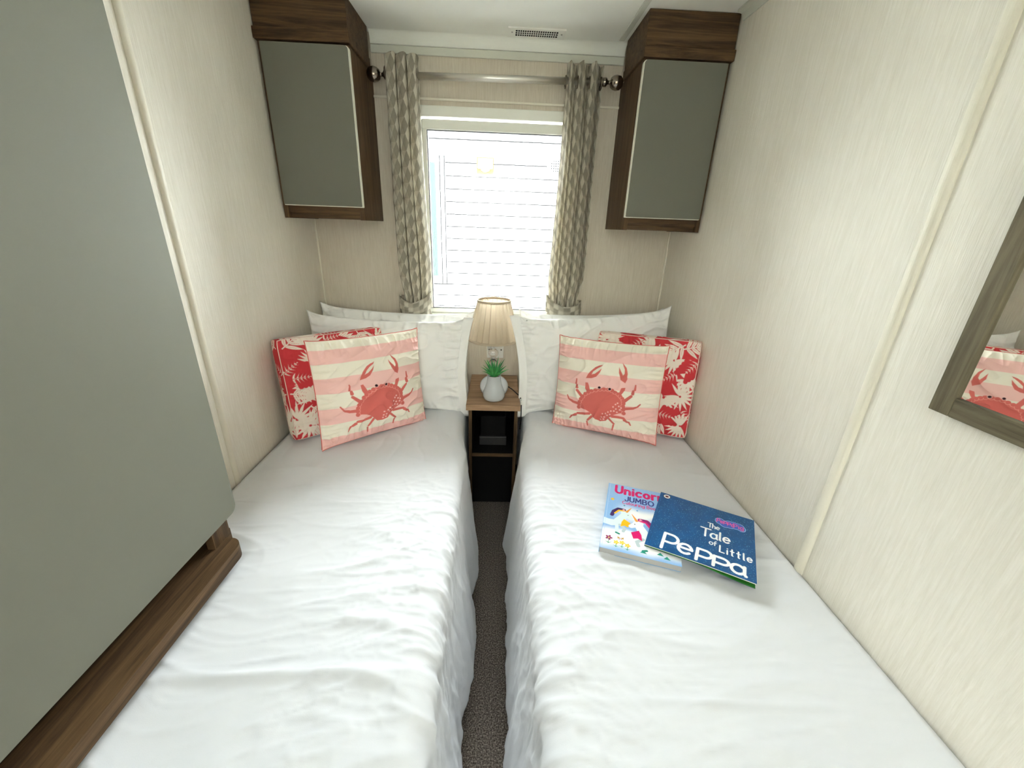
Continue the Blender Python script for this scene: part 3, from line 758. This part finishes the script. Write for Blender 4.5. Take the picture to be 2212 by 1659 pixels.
# ------------------------------------------------------------------ pillows and cushions
def place(name, x, y, z, yaw, lean, roll):
    m = Matrix.Translation((x, y, z)) @ Matrix.Rotation(yaw, 4, 'Z') @ Matrix.Rotation(-lean, 4, 'X') @ Matrix.Rotation(roll, 4, 'Y')
    return empty(name, mat=m)
def soft_shape(w, h, T, n, m, seed, wr=1.0, pw=2.4, pull=.06, ear=.0, flap=0):
    """front and back surfaces of a stuffed cushion; local x right, y back, z up from the bottom edge"""
    u = np.sin(np.linspace(-1, 1, n) * np.pi / 2 * .86) / math.sin(np.pi / 2 * .86); v = np.linspace(-1, 1, m)
    u = np.linspace(-1, 1, n)
    U, V = np.meshgrid(u, v, indexing='ij')
    x = U * w / 2 * (1 - pull * np.cos(np.pi * V / 2) * np.abs(U) ** 2)
    z = h / 2 + V * h / 2 * (1 - pull * np.cos(np.pi * U / 2) * np.abs(V) ** 2)
    if ear:
        e = (np.abs(U) ** 12) * (np.abs(V) ** 12); x += np.sign(U) * e * ear * .4; z += np.sign(V) * e * ear
    t = T * ((1 - np.abs(U) ** pw).clip(0) ** .62) * ((1 - np.abs(V) ** pw).clip(0) ** .62)
    rim = 1 - np.maximum(np.abs(U), np.abs(V))
    near = np.exp(-(rim / .28) ** 2) * sstep(0, .06, rim)
    wv = (ridge(U * 7 + .5 * V, V * 1.3, seed) - .4) * sstep(.45, .95, np.abs(V)) + (ridge(V * 6, U * 1.3, seed + 1) - .4) * sstep(.45, .95, np.abs(U))
    dist = ridge(U * 2 + perlin(U * 2, V * 2, seed + 3), V * 2.5 - U * 1.5, seed + 2) - .35
    d = wr * (.007 * wv * near + .0045 * dist * sstep(0, .25, rim) + .006 * perlin(U * 2.2, V * 2.2, seed + 5) * sstep(0, .3, rim))
    return U, V, x, z, t, d
def pillow(x, y, yaw, lean, roll, w, h, T, seed, flap, label, group='white bed pillows', z=ZB + .006):
    r = place('pillow', x, y, z, yaw, lean, roll); tag(r, label, 'pillow', group)
    n, mm = 130, 96
    U, V, X, Z, t, d = soft_shape(w, h, T, n, mm, seed, 2.6, 2.6, .06, .02)
    F = np.stack([X, -(t + d), Z], -1); B = np.stack([X, t + d * .3, Z], -1)
    # open end of the pillowcase: flat empty flap beyond the filling
    if flap:
        F2 = F; side = np.sign(flap); i = -1 if side > 0 else 0
    nF = n * mm
    idx = np.arange(nF).reshape(n, mm)
    qf = np.stack([idx[:-1, :-1], idx[1:, :-1], idx[1:, 1:], idx[:-1, 1:]], -1).reshape(-1, 4)
    o = raw_mesh('pillowcase', np.concatenate([F.reshape(-1, 3), B.reshape(-1, 3)]), np.concatenate([qf, qf[:, ::-1] + nF]), M_pillow, r)
    bm = bmesh.new(); bm.from_mesh(o.data); bmesh.ops.remove_doubles(bm, verts=bm.verts, dist=.0002); bm.to_mesh(o.data); bm.free()
    if flap:
        side = np.sign(flap); L = abs(flap); k = 14
        vz = np.linspace(-1, 1, 60); tt = np.linspace(0, 1, k)
        A, Bv = np.meshgrid(tt, vz, indexing='ij')
        edge = np.interp(vz, V[0], X[-1 if side > 0 else 0]); zed = np.interp(vz, V[0], Z[-1])
        px = edge[None, :] + side * (A * L - .012); pz = zed[None, :] * 1.0 + 0 * A
        py = -.010 * A - .014 * perlin(A * 1.5, Bv * 2.5, seed + 9) * A - .016 * A * np.exp(-((Bv + .2) / .5) ** 2)
        o = grid_mesh('case_flap', np.stack([px, py, pz], -1), M_pillow, r); md = o.modifiers.new('t', 'SOLIDIFY'); md.thickness = .004; md.offset = 0
        hem = np.stack([edge + side * (L * .45 - .012), np.interp(np.full(60, .45), tt, tt) * 0 - .012 - .010 * .45, zed], -1)
    return r
pillow(-.50, 1.905, .0, .13, .035, .73, .44, .05, 11, 0, 'white pillow at the back of the left bed, behind another pillow')
pillow(-.515, 1.765, .05, .18, .035, .70, .43, .055, 15, .045, 'front white pillow on the left bed behind the cushions')
pillow(.475, 1.905, .0, .13, -.035, .70, .455, .05, 31, 0, 'white pillow at the back of the right bed, behind another pillow')
pillow(.485, 1.765, -.05, .17, -.10, .70, .45, .055, 37, -.045, 'front white pillow on the right bed behind the cushions', z=ZB + .03)

# prints -------------------------------------------------------------
CREAM, PINK, CRAB, CRABD = srgb(240, 233, 216), srgb(243, 196, 188), srgb(216, 110, 101), srgb(238, 160, 148)
def crab_canvas(n):
    c = Canvas(1, 1, n, n, CREAM)
    for a, b in ((.08, .205), (.335, .475), (.62, .765), (.90, 1.01)): c.poly([(-.1, a), (1.1, a - .004), (1.1, b - .004), (-.1, b)], PINK)
    f = lambda p: (.5 + (p[0] - .505) * .94, p[1] * .9 + .025)
    body = [(.309, .772), (.283, .766), (.288, .705), (.308, .642), (.349, .582), (.405, .543), (.472, .514), (.538, .502), (.605, .513), (.654, .543), (.694, .58), (.716, .62), (.713, .676), (.725, .752), (.684, .761), (.631, .79), (.597, .826), (.564, .879), (.507, .895), (.457, .887), (.434, .857), (.4, .812), (.356, .78)]
    c.poly([f(p) for p in body], CRAB)
    rim = body[1:14]
    for k in range(22):        # scalloped rim of the shell
        t = k / 21 * (len(rim) - 1); i = min(int(t), len(rim) - 2); g = t - i
        p = f((rim[i][0] * (1 - g) + rim[i + 1][0] * g, rim[i][1] * (1 - g) + rim[i + 1][1] * g))
        c.ell(p[0], p[1], .021, .021, CRAB)
        dx, dy = .5 - p[0], .68 - p[1]; L = math.hypot(dx, dy)
        a0 = math.degrees(math.atan2(dy, dx))
        c.stroke([(p[0] + .019 * math.cos(R_(a0 + q)), p[1] + .019 * math.sin(R_(a0 + q))) for q in range(-75, 76, 15)], .0022, CRABD)
    cl = [[(.333, .404), (.345, .360), (.365, .324), (.41, .267), (.445, .243), (.484, .229), (.471, .247), (.431, .281), (.395, .32), (.383, .356), (.416, .34), (.452, .301), (.476, .269), (.463, .322), (.434, .371), (.392, .395)],
          [(.709, .406), (.666, .375), (.636, .302), (.63, .237), (.652, .278), (.679, .323), (.691, .305), (.686, .257), (.669, .221), (.656, .184), (.702, .238), (.722, .301), (.725, .36)],
          [(.332, .456), (.357, .452), (.388, .522), (.392, .557), (.362, .568), (.338, .519)], [(.679, .466), (.716, .457), (.713, .488), (.682, .549), (.655, .548)]]
    for q in cl: c.poly([f(p) for p in q], CRAB)
    legs = [((.314, .633), (.249, .564), 1), ((.247, .529), (.243, .506), .9), ((.229, .488), (.232, .434), .6), ((.277, .722), (.21, .715), 1), ((.204, .71), (.171, .698), .8), ((.16, .689), (.14, .65), .5), ((.391, .826), (.274, .845), .9), ((.255, .865), (.23, .882), .9), ((.212, .89), (.186, .932), .6), ((.419, .857), (.374, .922), .8), ((.366, .944), (.371, 1.002), .5),
            ((.716, .615), (.78, .542), 1), ((.791, .512), (.794, .482), .9), ((.808, .466), (.81, .411), .6), ((.724, .696), (.798, .68), 1), ((.807, .679), (.836, .662), .7), ((.848, .654), (.871, .622), .5), ((.628, .807), (.73, .812), .9), ((.741, .826), (.766, .849), .9), ((.782, .85), (.8, .885), .6), ((.594, .844), (.642, .901), .7), ((.639, .919), (.633, .983), .5)]
    for a, b, r in legs: c.stroke([f(a), f(b)], .0165 * r, CRAB, .006 if r < .7 else .013 * r)
    for d in [(.642, .663), (.676, .678), (.622, .695), (.652, .712), (.689, .715), (.608, .744), (.636, .738), (.665, .748), (.527, .796), (.559, .783), (.581, .761), (.576, .802), (.549, .831), (.521, .837), (.543, .861), (.514, .868), (.602, .785), (.70, .69), (.66, .645)]:
        p = f(d); c.ell(p[0], p[1], .0075, .0075, PINK)
    for e in ((.476, .490), (.571, .496)):
        p = f(e); c.ell(p[0], p[1], .0165, .0165, PINK); c.ell(p[0], p[1], .0125, .0125, srgb(52, 20, 28))
    return c
RED, LEAF = srgb(208, 60, 66), srgb(238, 226, 212)
def tropic_canvas(n, seed):
    c = Canvas(1, 1, n, n, RED); rn = random.Random(seed)
    def frond(x, y, a, L, k=7):
        c.stroke([(x, y), (x + L * math.cos(a), y + L * math.sin(a))], .006, LEAF, .003)
        for i in range(k):
            t = .12 + .88 * i / (k - 1); bx_, by_ = x + L * t * math.cos(a), y + L * t * math.sin(a); l = L * (.62 - .25 * t)
            for s in (-1, 1):
                b = a + s * (1.05 - .6 * t); ex, ey = bx_ + l * math.cos(b), by_ + l * math.sin(b)
                c.stroke([(bx_, by_), (ex, ey)], .0165, LEAF, shape='leaf'); c.stroke([(bx_, by_), (bx_ + .6 * (ex - bx_), by_ + .6 * (ey - by_))], .001, RED)
    def fan(x, y, a, L, k=13, spread=2.4):
        for i in range(k):
            b = a + spread * (i / (k - 1) - .5); c.stroke([(x + .10 * L * math.cos(b), y + .10 * L * math.sin(b)), (x + L * math.cos(b), y + L * math.sin(b))], .0135, LEAF, shape='leaf')
    def monstera(x, y, a, L):
        ca, sa = math.cos(a), math.sin(a)
        P = []
        for k in range(28):
            t = 2 * math.pi * k / 28; rr = L * (.62 + .12 * math.cos(t)) ; P.append((x + rr * math.cos(t + a), y + rr * .9 * math.sin(t + a)))
        c.poly(P, LEAF)
        for s in (-1, 1):
            for i in range(5):
                t = -.35 + .22 * i; b = a + s * (1.15 - .1 * i)
                sx, sy = x + L * t * ca + .12 * L * math.cos(b), y + L * t * sa + .12 * L * math.sin(b)
                c.stroke([(sx, sy), (sx + .62 * L * math.cos(b), sy + .62 * L * math.sin(b))], .010, RED, .022)
        c.stroke([(x - .6 * L * ca, y - .6 * L * sa), (x + .5 * L * ca, y + .5 * L * sa)], .003, RED)
    cells = [(i, j) for i in range(6) for j in range(6)]; rn.shuffle(cells)
    for i, j in cells:
        x, y = (i + .2 + .6 * rn.random()) / 6, (j + .2 + .6 * rn.random()) / 6; a = rn.random() * 6.28; k = rn.random()
        if k < .5: frond(x - .08 * math.cos(a), y - .08 * math.sin(a), a, .20 + .06 * rn.random(), 6)
        elif k < .82: fan(x, y, a, .15 + .05 * rn.random(), 14, 2.6 + 3 * rn.random())
        else: monstera(x, y, a, .13)
    return c
def canvas_to_grid(c): return c.c[:, ::-1, :]       # (u right, v up)
M_crab = attr_mat('crab_print_cotton', .85, (700, .15)); M_trop = attr_mat('tropical_print_cotton', .85, (700, .15))
def outline_tube(name, X, Y, Z, r, mat, parent):
    pts = [(X[i, 0], Y[i, 0], Z[i, 0]) for i in range(0, X.shape[0], 8)] + [(X[-1, j], Y[-1, j], Z[-1, j]) for j in range(0, X.shape[1], 8)] + \
          [(X[i, -1], Y[i, -1], Z[i, -1]) for i in range(X.shape[0] - 1, -1, -8)] + [(X[0, j], Y[0, j], Z[0, j]) for j in range(X.shape[1] - 1, -1, -8)]
    me = MB(); me.tube(pts, r, 6, False)
    bmesh.ops.recalc_face_normals(me.b, faces=me.b.faces); d = bpy.data.meshes.new(name); me.b.to_mesh(d); me.b.free(); d.materials.append(mat)
    o = bpy.data.objects.new(name, d); COL.objects.link(o); o.parent = parent; return o
NCR = 300
crabc = canvas_to_grid(crab_canvas(NCR))
def crab_cushion(x, y, yaw, lean, roll, w, h, T, seed, label):
    r = place('scatter_cushion', x, y, ZB + .006, yaw, lean, roll); tag(r, label, 'cushion', 'striped crab cushions')
    U, V, X, Z, t, d = soft_shape(w, h, T, NCR, NCR, seed, 2.2, 2.6, .03, .006)
    F = np.stack([X, -(t + d), Z], -1); grid_mesh('front_panel', F, M_crab, r, crabc)
    s = 6; B = np.stack([X, t, Z], -1)[::s, ::s] if (NCR - 1) % s == 0 else np.stack([X, t, Z], -1)
    ii = np.unique(np.append(np.arange(0, NCR, 6), NCR - 1)); B = np.stack([X, t, Z], -1)[np.ix_(ii, ii)]
    cc = np.empty(B.shape); cc[:] = CREAM[:3]
    grid_mesh('back_panel', B[::-1], M_crab, r, cc)
    outline_tube('piping', X, 0 * X, Z, .0018, M_pipe, r)
    return r
crab_cushion(-.493, 1.522, .726, .15, .035, .455, .415, .070, 3, 'pink striped cushion with red crab print on the left bed')
crab_cushion(.463, 1.556, -.50, .17, -.05, .455, .405, .070, 8, 'pink striped cushion with red crab print on the right bed')
NTR = 240
def tropic_cushion(x, y, yaw, lean, roll, w, h, T, seed, label):
    r = place('scatter_cushion', x, y, ZB + .006, yaw, lean, roll); tag(r, label, 'cushion', 'red tropical leaf cushions')
    col = canvas_to_grid(tropic_canvas(NTR, seed))
    U, V, X, Z, t, d = soft_shape(w, h, .020, NTR, NTR, seed, .8, 3.0, .012, 0)
    rc = (np.abs(U) ** 10 * np.abs(V) ** 10) * .02; X = X * (1 - rc); Z = h / 2 + (Z - h / 2) * (1 - rc)
    F = np.stack([X, -(T + t + d), Z], -1); grid_mesh('front_panel', F, M_trop, r, col)
    ii = np.unique(np.append(np.arange(0, NTR, 6), NTR - 1))
    grid_mesh('back_panel', np.stack([X, T + t * .6, Z], -1)[np.ix_(ii, ii)][::-1], M_trop, r, col[np.ix_(ii, ii)][::-1])
    # gusset strip all round
    per = [(i, 0) for i in range(NTR)] + [(NTR - 1, j) for j in range(1, NTR)] + [(i, NTR - 1) for i in range(NTR - 2, -1, -1)] + [(0, j) for j in range(NTR - 2, 0, -1)]
    pi_, pj = np.array([p[0] for p in per]), np.array([p[1] for p in per])
    k = 40; ks = np.linspace(0, 1, k)
    gx, gz = X[pi_, pj], Z[pi_, pj]; cx_, cz_ = 0, h / 2
    bul = .006 * np.sin(np.pi * ks)
    nrm = np.stack([gx - cx_, gz - cz_], -1); nrm /= np.linalg.norm(nrm, axis=1, keepdims=True)
    G = np.stack([gx[:, None] + nrm[:, :1] * bul, np.broadcast_to(-T + 2 * T * ks, (len(per), k)), gz[:, None] + nrm[:, 1:] * bul], -1)
    dd = (ks * 2 * T / w * (NTR - 1)).astype(int)
    ci = np.where(pi_[:, None] == 0, dd, np.where(pi_[:, None] == NTR - 1, NTR - 1 - dd, pi_[:, None] + 0 * dd)); cj = np.where(pj[:, None] == 0, dd, np.where(pj[:, None] == NTR - 1, NTR - 1 - dd, pj[:, None] + 0 * dd))
    grid_mesh('gusset', G, M_trop, r, col[ci, cj], wrap_u=True)
    for yy in (-T, T): outline_tube('piping', X, 0 * X + yy, Z, .0018, M_pipe2, r)
    return r
tropic_cushion(-.655, 1.60, .78, .20, .03, .43, .40, .036, 4, 'red cushion with cream palm leaf print against the left wall')
tropic_cushion(.640, 1.625, -.47, .13, -.03, .42, .415, .036, 22, 'red cushion with cream palm leaf print against the right wall')

# ------------------------------------------------------------------ books on the right bed
M_cover = attr_mat('glossy_printed_cover', .3, None, 0, .5)
M_paper = plain('paper_pages', srgb(225, 222, 214), .9); M_grey = plain('grey_page_edges', srgb(176, 174, 172), .9)
M_green = plain('green_back_page', srgb(44, 130, 40), .5); M_spine = plain('pale_blue_card', srgb(150, 190, 226), .4)
def unicorn_cover():
    W, H_ = .213, .315; nx, ny = 300, 440
    c = Canvas(W, H_, nx, ny, srgb(128, 176, 226)); v = c.Y / H_; u = c.X / W
    wht = np.array(srgb(250, 250, 250)[:3]); blu = np.array(srgb(120, 172, 226)[:3]); sky = np.array(srgb(150, 190, 232)[:3])
    nz = .05 * perlin(u * 4, v * 5, 2)
    t = sstep(.30, .44, v + nz) * (1 - sstep(.50, .62, v + nz + .15 * (u - .3)))
    t2 = sstep(.70, .78, v + nz + .04 * np.sin(u * 6)) * (1 - sstep(.90, 1.02, v + nz))
    t = np.maximum(t * sstep(.08, .45, u), t2)[..., None]
    base = sky * (1 - .35 * sstep(0, .5, v)[..., None]) + blu * (.35 * sstep(0, .5, v)[..., None])
    c.c = base * (1 - t) + wht * t
    X = lambda a: a * W; Yv = lambda a: a * H_
    MAG, NAV = srgb(222, 20, 110), srgb(34, 40, 130)
    c.text('Unicorn', X(.12), Yv(.150), .040, .0044, MAG, .30, 0, .82)
    c.text('JUMBO', X(.27), Yv(.262), .0235, .0021, NAV, .28, 0, .86)
    c.text('Colouring Book', X(.235), Yv(.318), .0150, .00115, MAG, .26, 0, .80)
    def star(x, y, r, col):
        c.poly([(X(x) + r * (1 if k % 2 == 0 else .48) * math.sin(k * math.pi / 5 + .2), Yv(y) - r * (1 if k % 2 == 0 else .48) * math.cos(k * math.pi / 5 + .2)) for k in range(10)], col)
    star(.085, .275, .0085, srgb(250, 198, 30)); star(.265, .345, .004, srgb(30, 150, 150)); star(.45, .385, .004, srgb(60, 150, 210)); star(.70, .36, .004, srgb(60, 150, 210))
    PAL, OUT = srgb(222, 240, 240), srgb(240, 246, 250)
    def unicorn(x, y, s, fl, body, mane, mane2, wing):
        f = lambda a, b: (X(x) + fl * a * s, Yv(y) + b * s)
        c.poly([f(-.030, .012), f(-.062, .004), f(-.066, .030), f(-.020, .038), f(.004, .030), f(.010, .010)], body)           # trunk
        c.stroke([f(-.004, .016), f(.010, -.012), f(.016, -.024)], .0125 * s, body, .010 * s)                                   # neck
        c.stroke([f(.012, -.026), f(.030, -.010)], .0105 * s, body, .0062 * s)                                                  # head
        c.stroke([f(-.006, .030), f(-.004, .060)], .0048 * s, body); c.stroke([f(-.006, .062), f(.002, .065)], .003 * s, srgb(30, 140, 120))
        c.stroke([f(-.056, .028), f(-.060, .056)], .0048 * s, body); c.stroke([f(.002, .028), f(.016, .040), f(.012, .052)], .0042 * s, srgb(190, 205, 210))
        c.stroke([f(.018, -.034), f(.030, -.056)], .0035 * s, srgb(240, 160, 60), .0008)
        c.stroke([f(.010, -.040), f(-.006, -.040), f(-.018, -.026), f(-.022, -.008)], .0055 * s, mane); c.stroke([f(.012, -.036), f(-.004, -.034), f(-.014, -.018)], .0028 * s, mane2)
        c.poly([f(.004, -.040), f(.011, -.046), f(.012, -.034)], srgb(240, 170, 190))
        c.poly([f(.012, .000), f(.030, .012), f(.024, .032), f(.014, .028), f(.004, .034), f(.006, .014)], wing)
        c.ell(*f(.022, -.020), .0013 * s, .0016 * s, srgb(30, 30, 60))
    unicorn(.215, .555, 1.08, 1, PAL, srgb(60, 36, 100), srgb(250, 190, 40), srgb(250, 190, 30))
    unicorn(.55, .675, 1.22, -1, OUT, srgb(150, 30, 110), srgb(226, 40, 120), srgb(222, 24, 110))
    def flower(x, y, col, r=.006):
        for k in range(5): c.ell(X(x) + r * .8 * math.cos(k * 1.257), Yv(y) + r * .8 * math.sin(k * 1.257), r * .6, r * .42, col, k * 1.257)
        c.ell(X(x), Yv(y), r * .3, r * .3, srgb(250, 230, 120)); c.stroke([(X(x), Yv(y) + r), (X(x), Yv(y) + 3 * r)], .0008, srgb(40, 150, 110))
        c.poly([(X(x), Yv(y) + 3 * r), (X(x) - 1.5 * r, Yv(y) + 2 * r), (X(x) + .2 * r, Yv(y) + 2.6 * r)], srgb(40, 150, 110)); c.poly([(X(x), Yv(y) + 3 * r), (X(x) + 1.5 * r, Yv(y) + 2 * r), (X(x), Yv(y) + 2.6 * r)], srgb(40, 150, 110))
    flower(.10, .855, srgb(140, 30, 90), .0075); flower(.20, .895, srgb(250, 200, 50)); flower(.275, .885, srgb(250, 200, 50)); flower(.345, .905, srgb(250, 200, 50))
    for s_ in (-1, 1): c.poly([(X(.25), Yv(.83)), (X(.25) + s_ * .009, Yv(.815)), (X(.25) + s_ * .008, Yv(.845))], srgb(200, 150, 60)); c.poly([(X(.25), Yv(.835)), (X(.25) + s_ * .006, Yv(.848)), (X(.25) + s_ * .002, Yv(.85))], srgb(140, 40, 110))
    for gx_, gy_ in ((.545, .935), (.75, .915), (.83, .945)): c.poly([(X(gx_) - .009, Yv(gy_) + .005), (X(gx_), Yv(gy_) - .006), (X(gx_) + .009, Yv(gy_) + .006)], srgb(30, 150, 130))
    rn = random.Random(3)
    for _ in range(60): c.ell(X(rn.random()), Yv(rn.random() * .38), .0007, .0007, srgb(215, 232, 250))
    c.stroke([(X(.025), 0), (X(.025), H_)], .0005, srgb(190, 215, 240))
    return c
UT = .019
def book_unicorn():
    W, H_ = .213, .315; c = unicorn_cover()
    r = empty('colouring_book', mat=Matrix.Translation((.4447, .976, ZB + .008)) @ Matrix.Rotation(R_(-19.0), 4, 'Z'))
    tag(r, 'light blue unicorn colouring book, underneath the dark blue book', 'book')
    nx, ny = c.nx, c.ny
    P = np.stack([c.X - W / 2, H_ / 2 - c.Y, np.full(c.X.shape, UT)], -1)
    grid_mesh('front_cover', P[:, ::-1], M_cover, r, canvas_to_grid(c), smooth=False)
    def part(n, a, m): 
        o = MB().box(*a).build(n, m); o.parent = r; return o
    part('pages', (-W / 2 + .001, W / 2 - .001, -H_ / 2 + .001, H_ / 2 - .001, .0012, UT - .0012), M_grey)
    part('back_cover', (-W / 2, W / 2, -H_ / 2, H_ / 2, 0, .001), M_spine)
    part('cover_card', (-W / 2, W / 2, -H_ / 2, H_ / 2, UT - .0011, UT - .0001), M_spine)
    part('spine', (-W / 2 - .001, -W / 2, -H_ / 2, H_ / 2, 0, UT), M_spine)
book_unicorn()
def picture_cover():
    W, H_ = .272, .272; nx, ny = 380, 380
    c = Canvas(W, H_, nx, ny, srgb(16, 82, 138)); X = lambda a: a * W; Y = lambda a: a * H_
    nz = perlin(c.X * 30, c.Y * 30, 4)[..., None]; c.c = c.c * (1 + .25 * nz)
    rn = random.Random(11)
    for _ in range(1500): c.ell(X(rn.random()), Y(rn.random()), .0007, .0007, srgb(*rn.choice([(70, 160, 215), (140, 205, 235), (40, 130, 195)])), alpha=.9)
    Wt = srgb(250, 250, 250)
    # small round publisher mark
    c.ell(X(.079), Y(.058), .0115, .0115, srgb(20, 20, 24)); c.ell(X(.079), Y(.058), .0098, .0098, Wt); c.ell(X(.079), Y(.058), .0058, .005, srgb(120, 30, 26)); c.ell(X(.072), Y(.058), .0022, .003, srgb(30, 20, 20))
    c.text('The', X(.548), Y(.385), .021, .0015, Wt, .22, 0, .74)
    c.text('Tale', X(.487), Y(.560), .037, .0026, Wt, .22, 0, .86)
    c.text('of', X(.580), Y(.668), .019, .0015, Wt, .14, 0, .95)
    c.text('Little', X(.680), Y(.735), .0270, .0021, Wt, .36, 0, .78)
    # big title: letters step along the lower edge
    for ch, x, y, s_, xs in (('P', .155, .968, .066, .93), ('e', .305, .940, .062, 1.1), ('p', .480, .968, .060, .95), ('p', .632, .966, .050, 1.15), ('a', .785, .955, .055, 1.12)):
        c.text(ch, X(x), Y(y), s_, .0043, Wt, 0, .03, xs)
    # series badge: a soft cloud outline with lettering
    BL, PK, CY = srgb(66, 96, 190), srgb(226, 90, 160), srgb(150, 190, 232)
    cl = [(.665, .215, .045, .050), (.71, .240, .045, .055), (.76, .225, .05, .06), (.81, .215, .05, .055), (.855, .215, .045, .055), (.875, .235, .035, .045)]
    for x, y, rx, ry in cl: c.ell(X(x), Y(y), X(rx) + .0022, X(ry) + .0022, CY)
    for x, y, rx, ry in cl: c.ell(X(x), Y(y), X(rx), X(ry), BL)
    c.text('Peppa', X(.632), Y(.240), .0185, .0014, PK, .2, .05, .68); c.text('Pig', X(.800), Y(.252), .0185, .0014, PK, .24, -.05, .85)
    c.stroke([(X(.035), 0), (X(.035), H_)], .0005, srgb(14, 70, 120))
    return c
def book_picture():
    W, H_ = .272, .272; c = picture_cover()
    r = empty('picture_book', mat=Matrix.Translation((.604, .916, ZB + .008)) @ Matrix.Rotation(R_(-29.8), 4, 'Z'))
    tag(r, 'dark blue glittery picture book with white lettering, on top', 'book')
    u, v = c.X / W, c.Y / H_
    zc = UT + .0075 + .004 * np.sin(u * 2.6) * (v - .2) - .003 * (1 - v) * u + .004 * (u ** 2) * (1 - v) * .5
    def sheetpart(name, z, mat, cols=None, step=1, th=.0008, grow=0):
        s = slice(None, None, step)
        P = np.stack([(c.X - W / 2) * (1 + grow), (H_ / 2 - c.Y) * (1 + grow), z], -1)[s, ::-1][:, s]
        o = grid_mesh(name, P, mat, r, None if cols is None else cols[s, s])
        return o
    cols = canvas_to_grid(c)
    sheetpart('front_cover', zc, M_cover, cols)
    def slab(name, ztop, zbot, mat, inset=.0, n=24):
        s = np.linspace(0, c.nx - 1, n).astype(int)
        A = np.stack([(c.X - W / 2) * (1 - inset), (H_ / 2 - c.Y) * (1 - inset), ztop], -1)[np.ix_(s, s)]; B = A.copy(); B[..., 2] = zbot[np.ix_(s, s)]
        idx = np.arange(n * n).reshape(n, n); q = np.stack([idx[:-1, :-1], idx[:-1, 1:], idx[1:, 1:], idx[1:, :-1]], -1).reshape(-1, 4)
        per = np.concatenate([idx[:, 0], idx[-1, 1:], idx[-2::-1, -1], idx[0, -2:0:-1]]); p2 = np.roll(per, -1)
        sd = np.stack([per, p2, p2 + n * n, per + n * n], -1)
        return raw_mesh(name, np.concatenate([A.reshape(-1, 3), B.reshape(-1, 3)]), np.concatenate([q, q[:, ::-1] + n * n, sd]), mat, r, None, False)
    slab('cover_card', zc - .0002, zc - .0012, plain('blue_card', srgb(24, 84, 132), .4))
    slab('pages', zc - .0013, zc - .0040, M_paper, .006)
    drop = sstep(.42, .95, u) * sstep(.35, .9, v)
    zb2 = zc - .0042 - .010 * drop
    slab('back_pages', zb2, zb2 - .0016, M_green, .004)
    slab('back_cover', zb2 - .0017, zb2 - .0026 , plain('blue_back_card', srgb(40, 70, 90), .5))
book_picture()
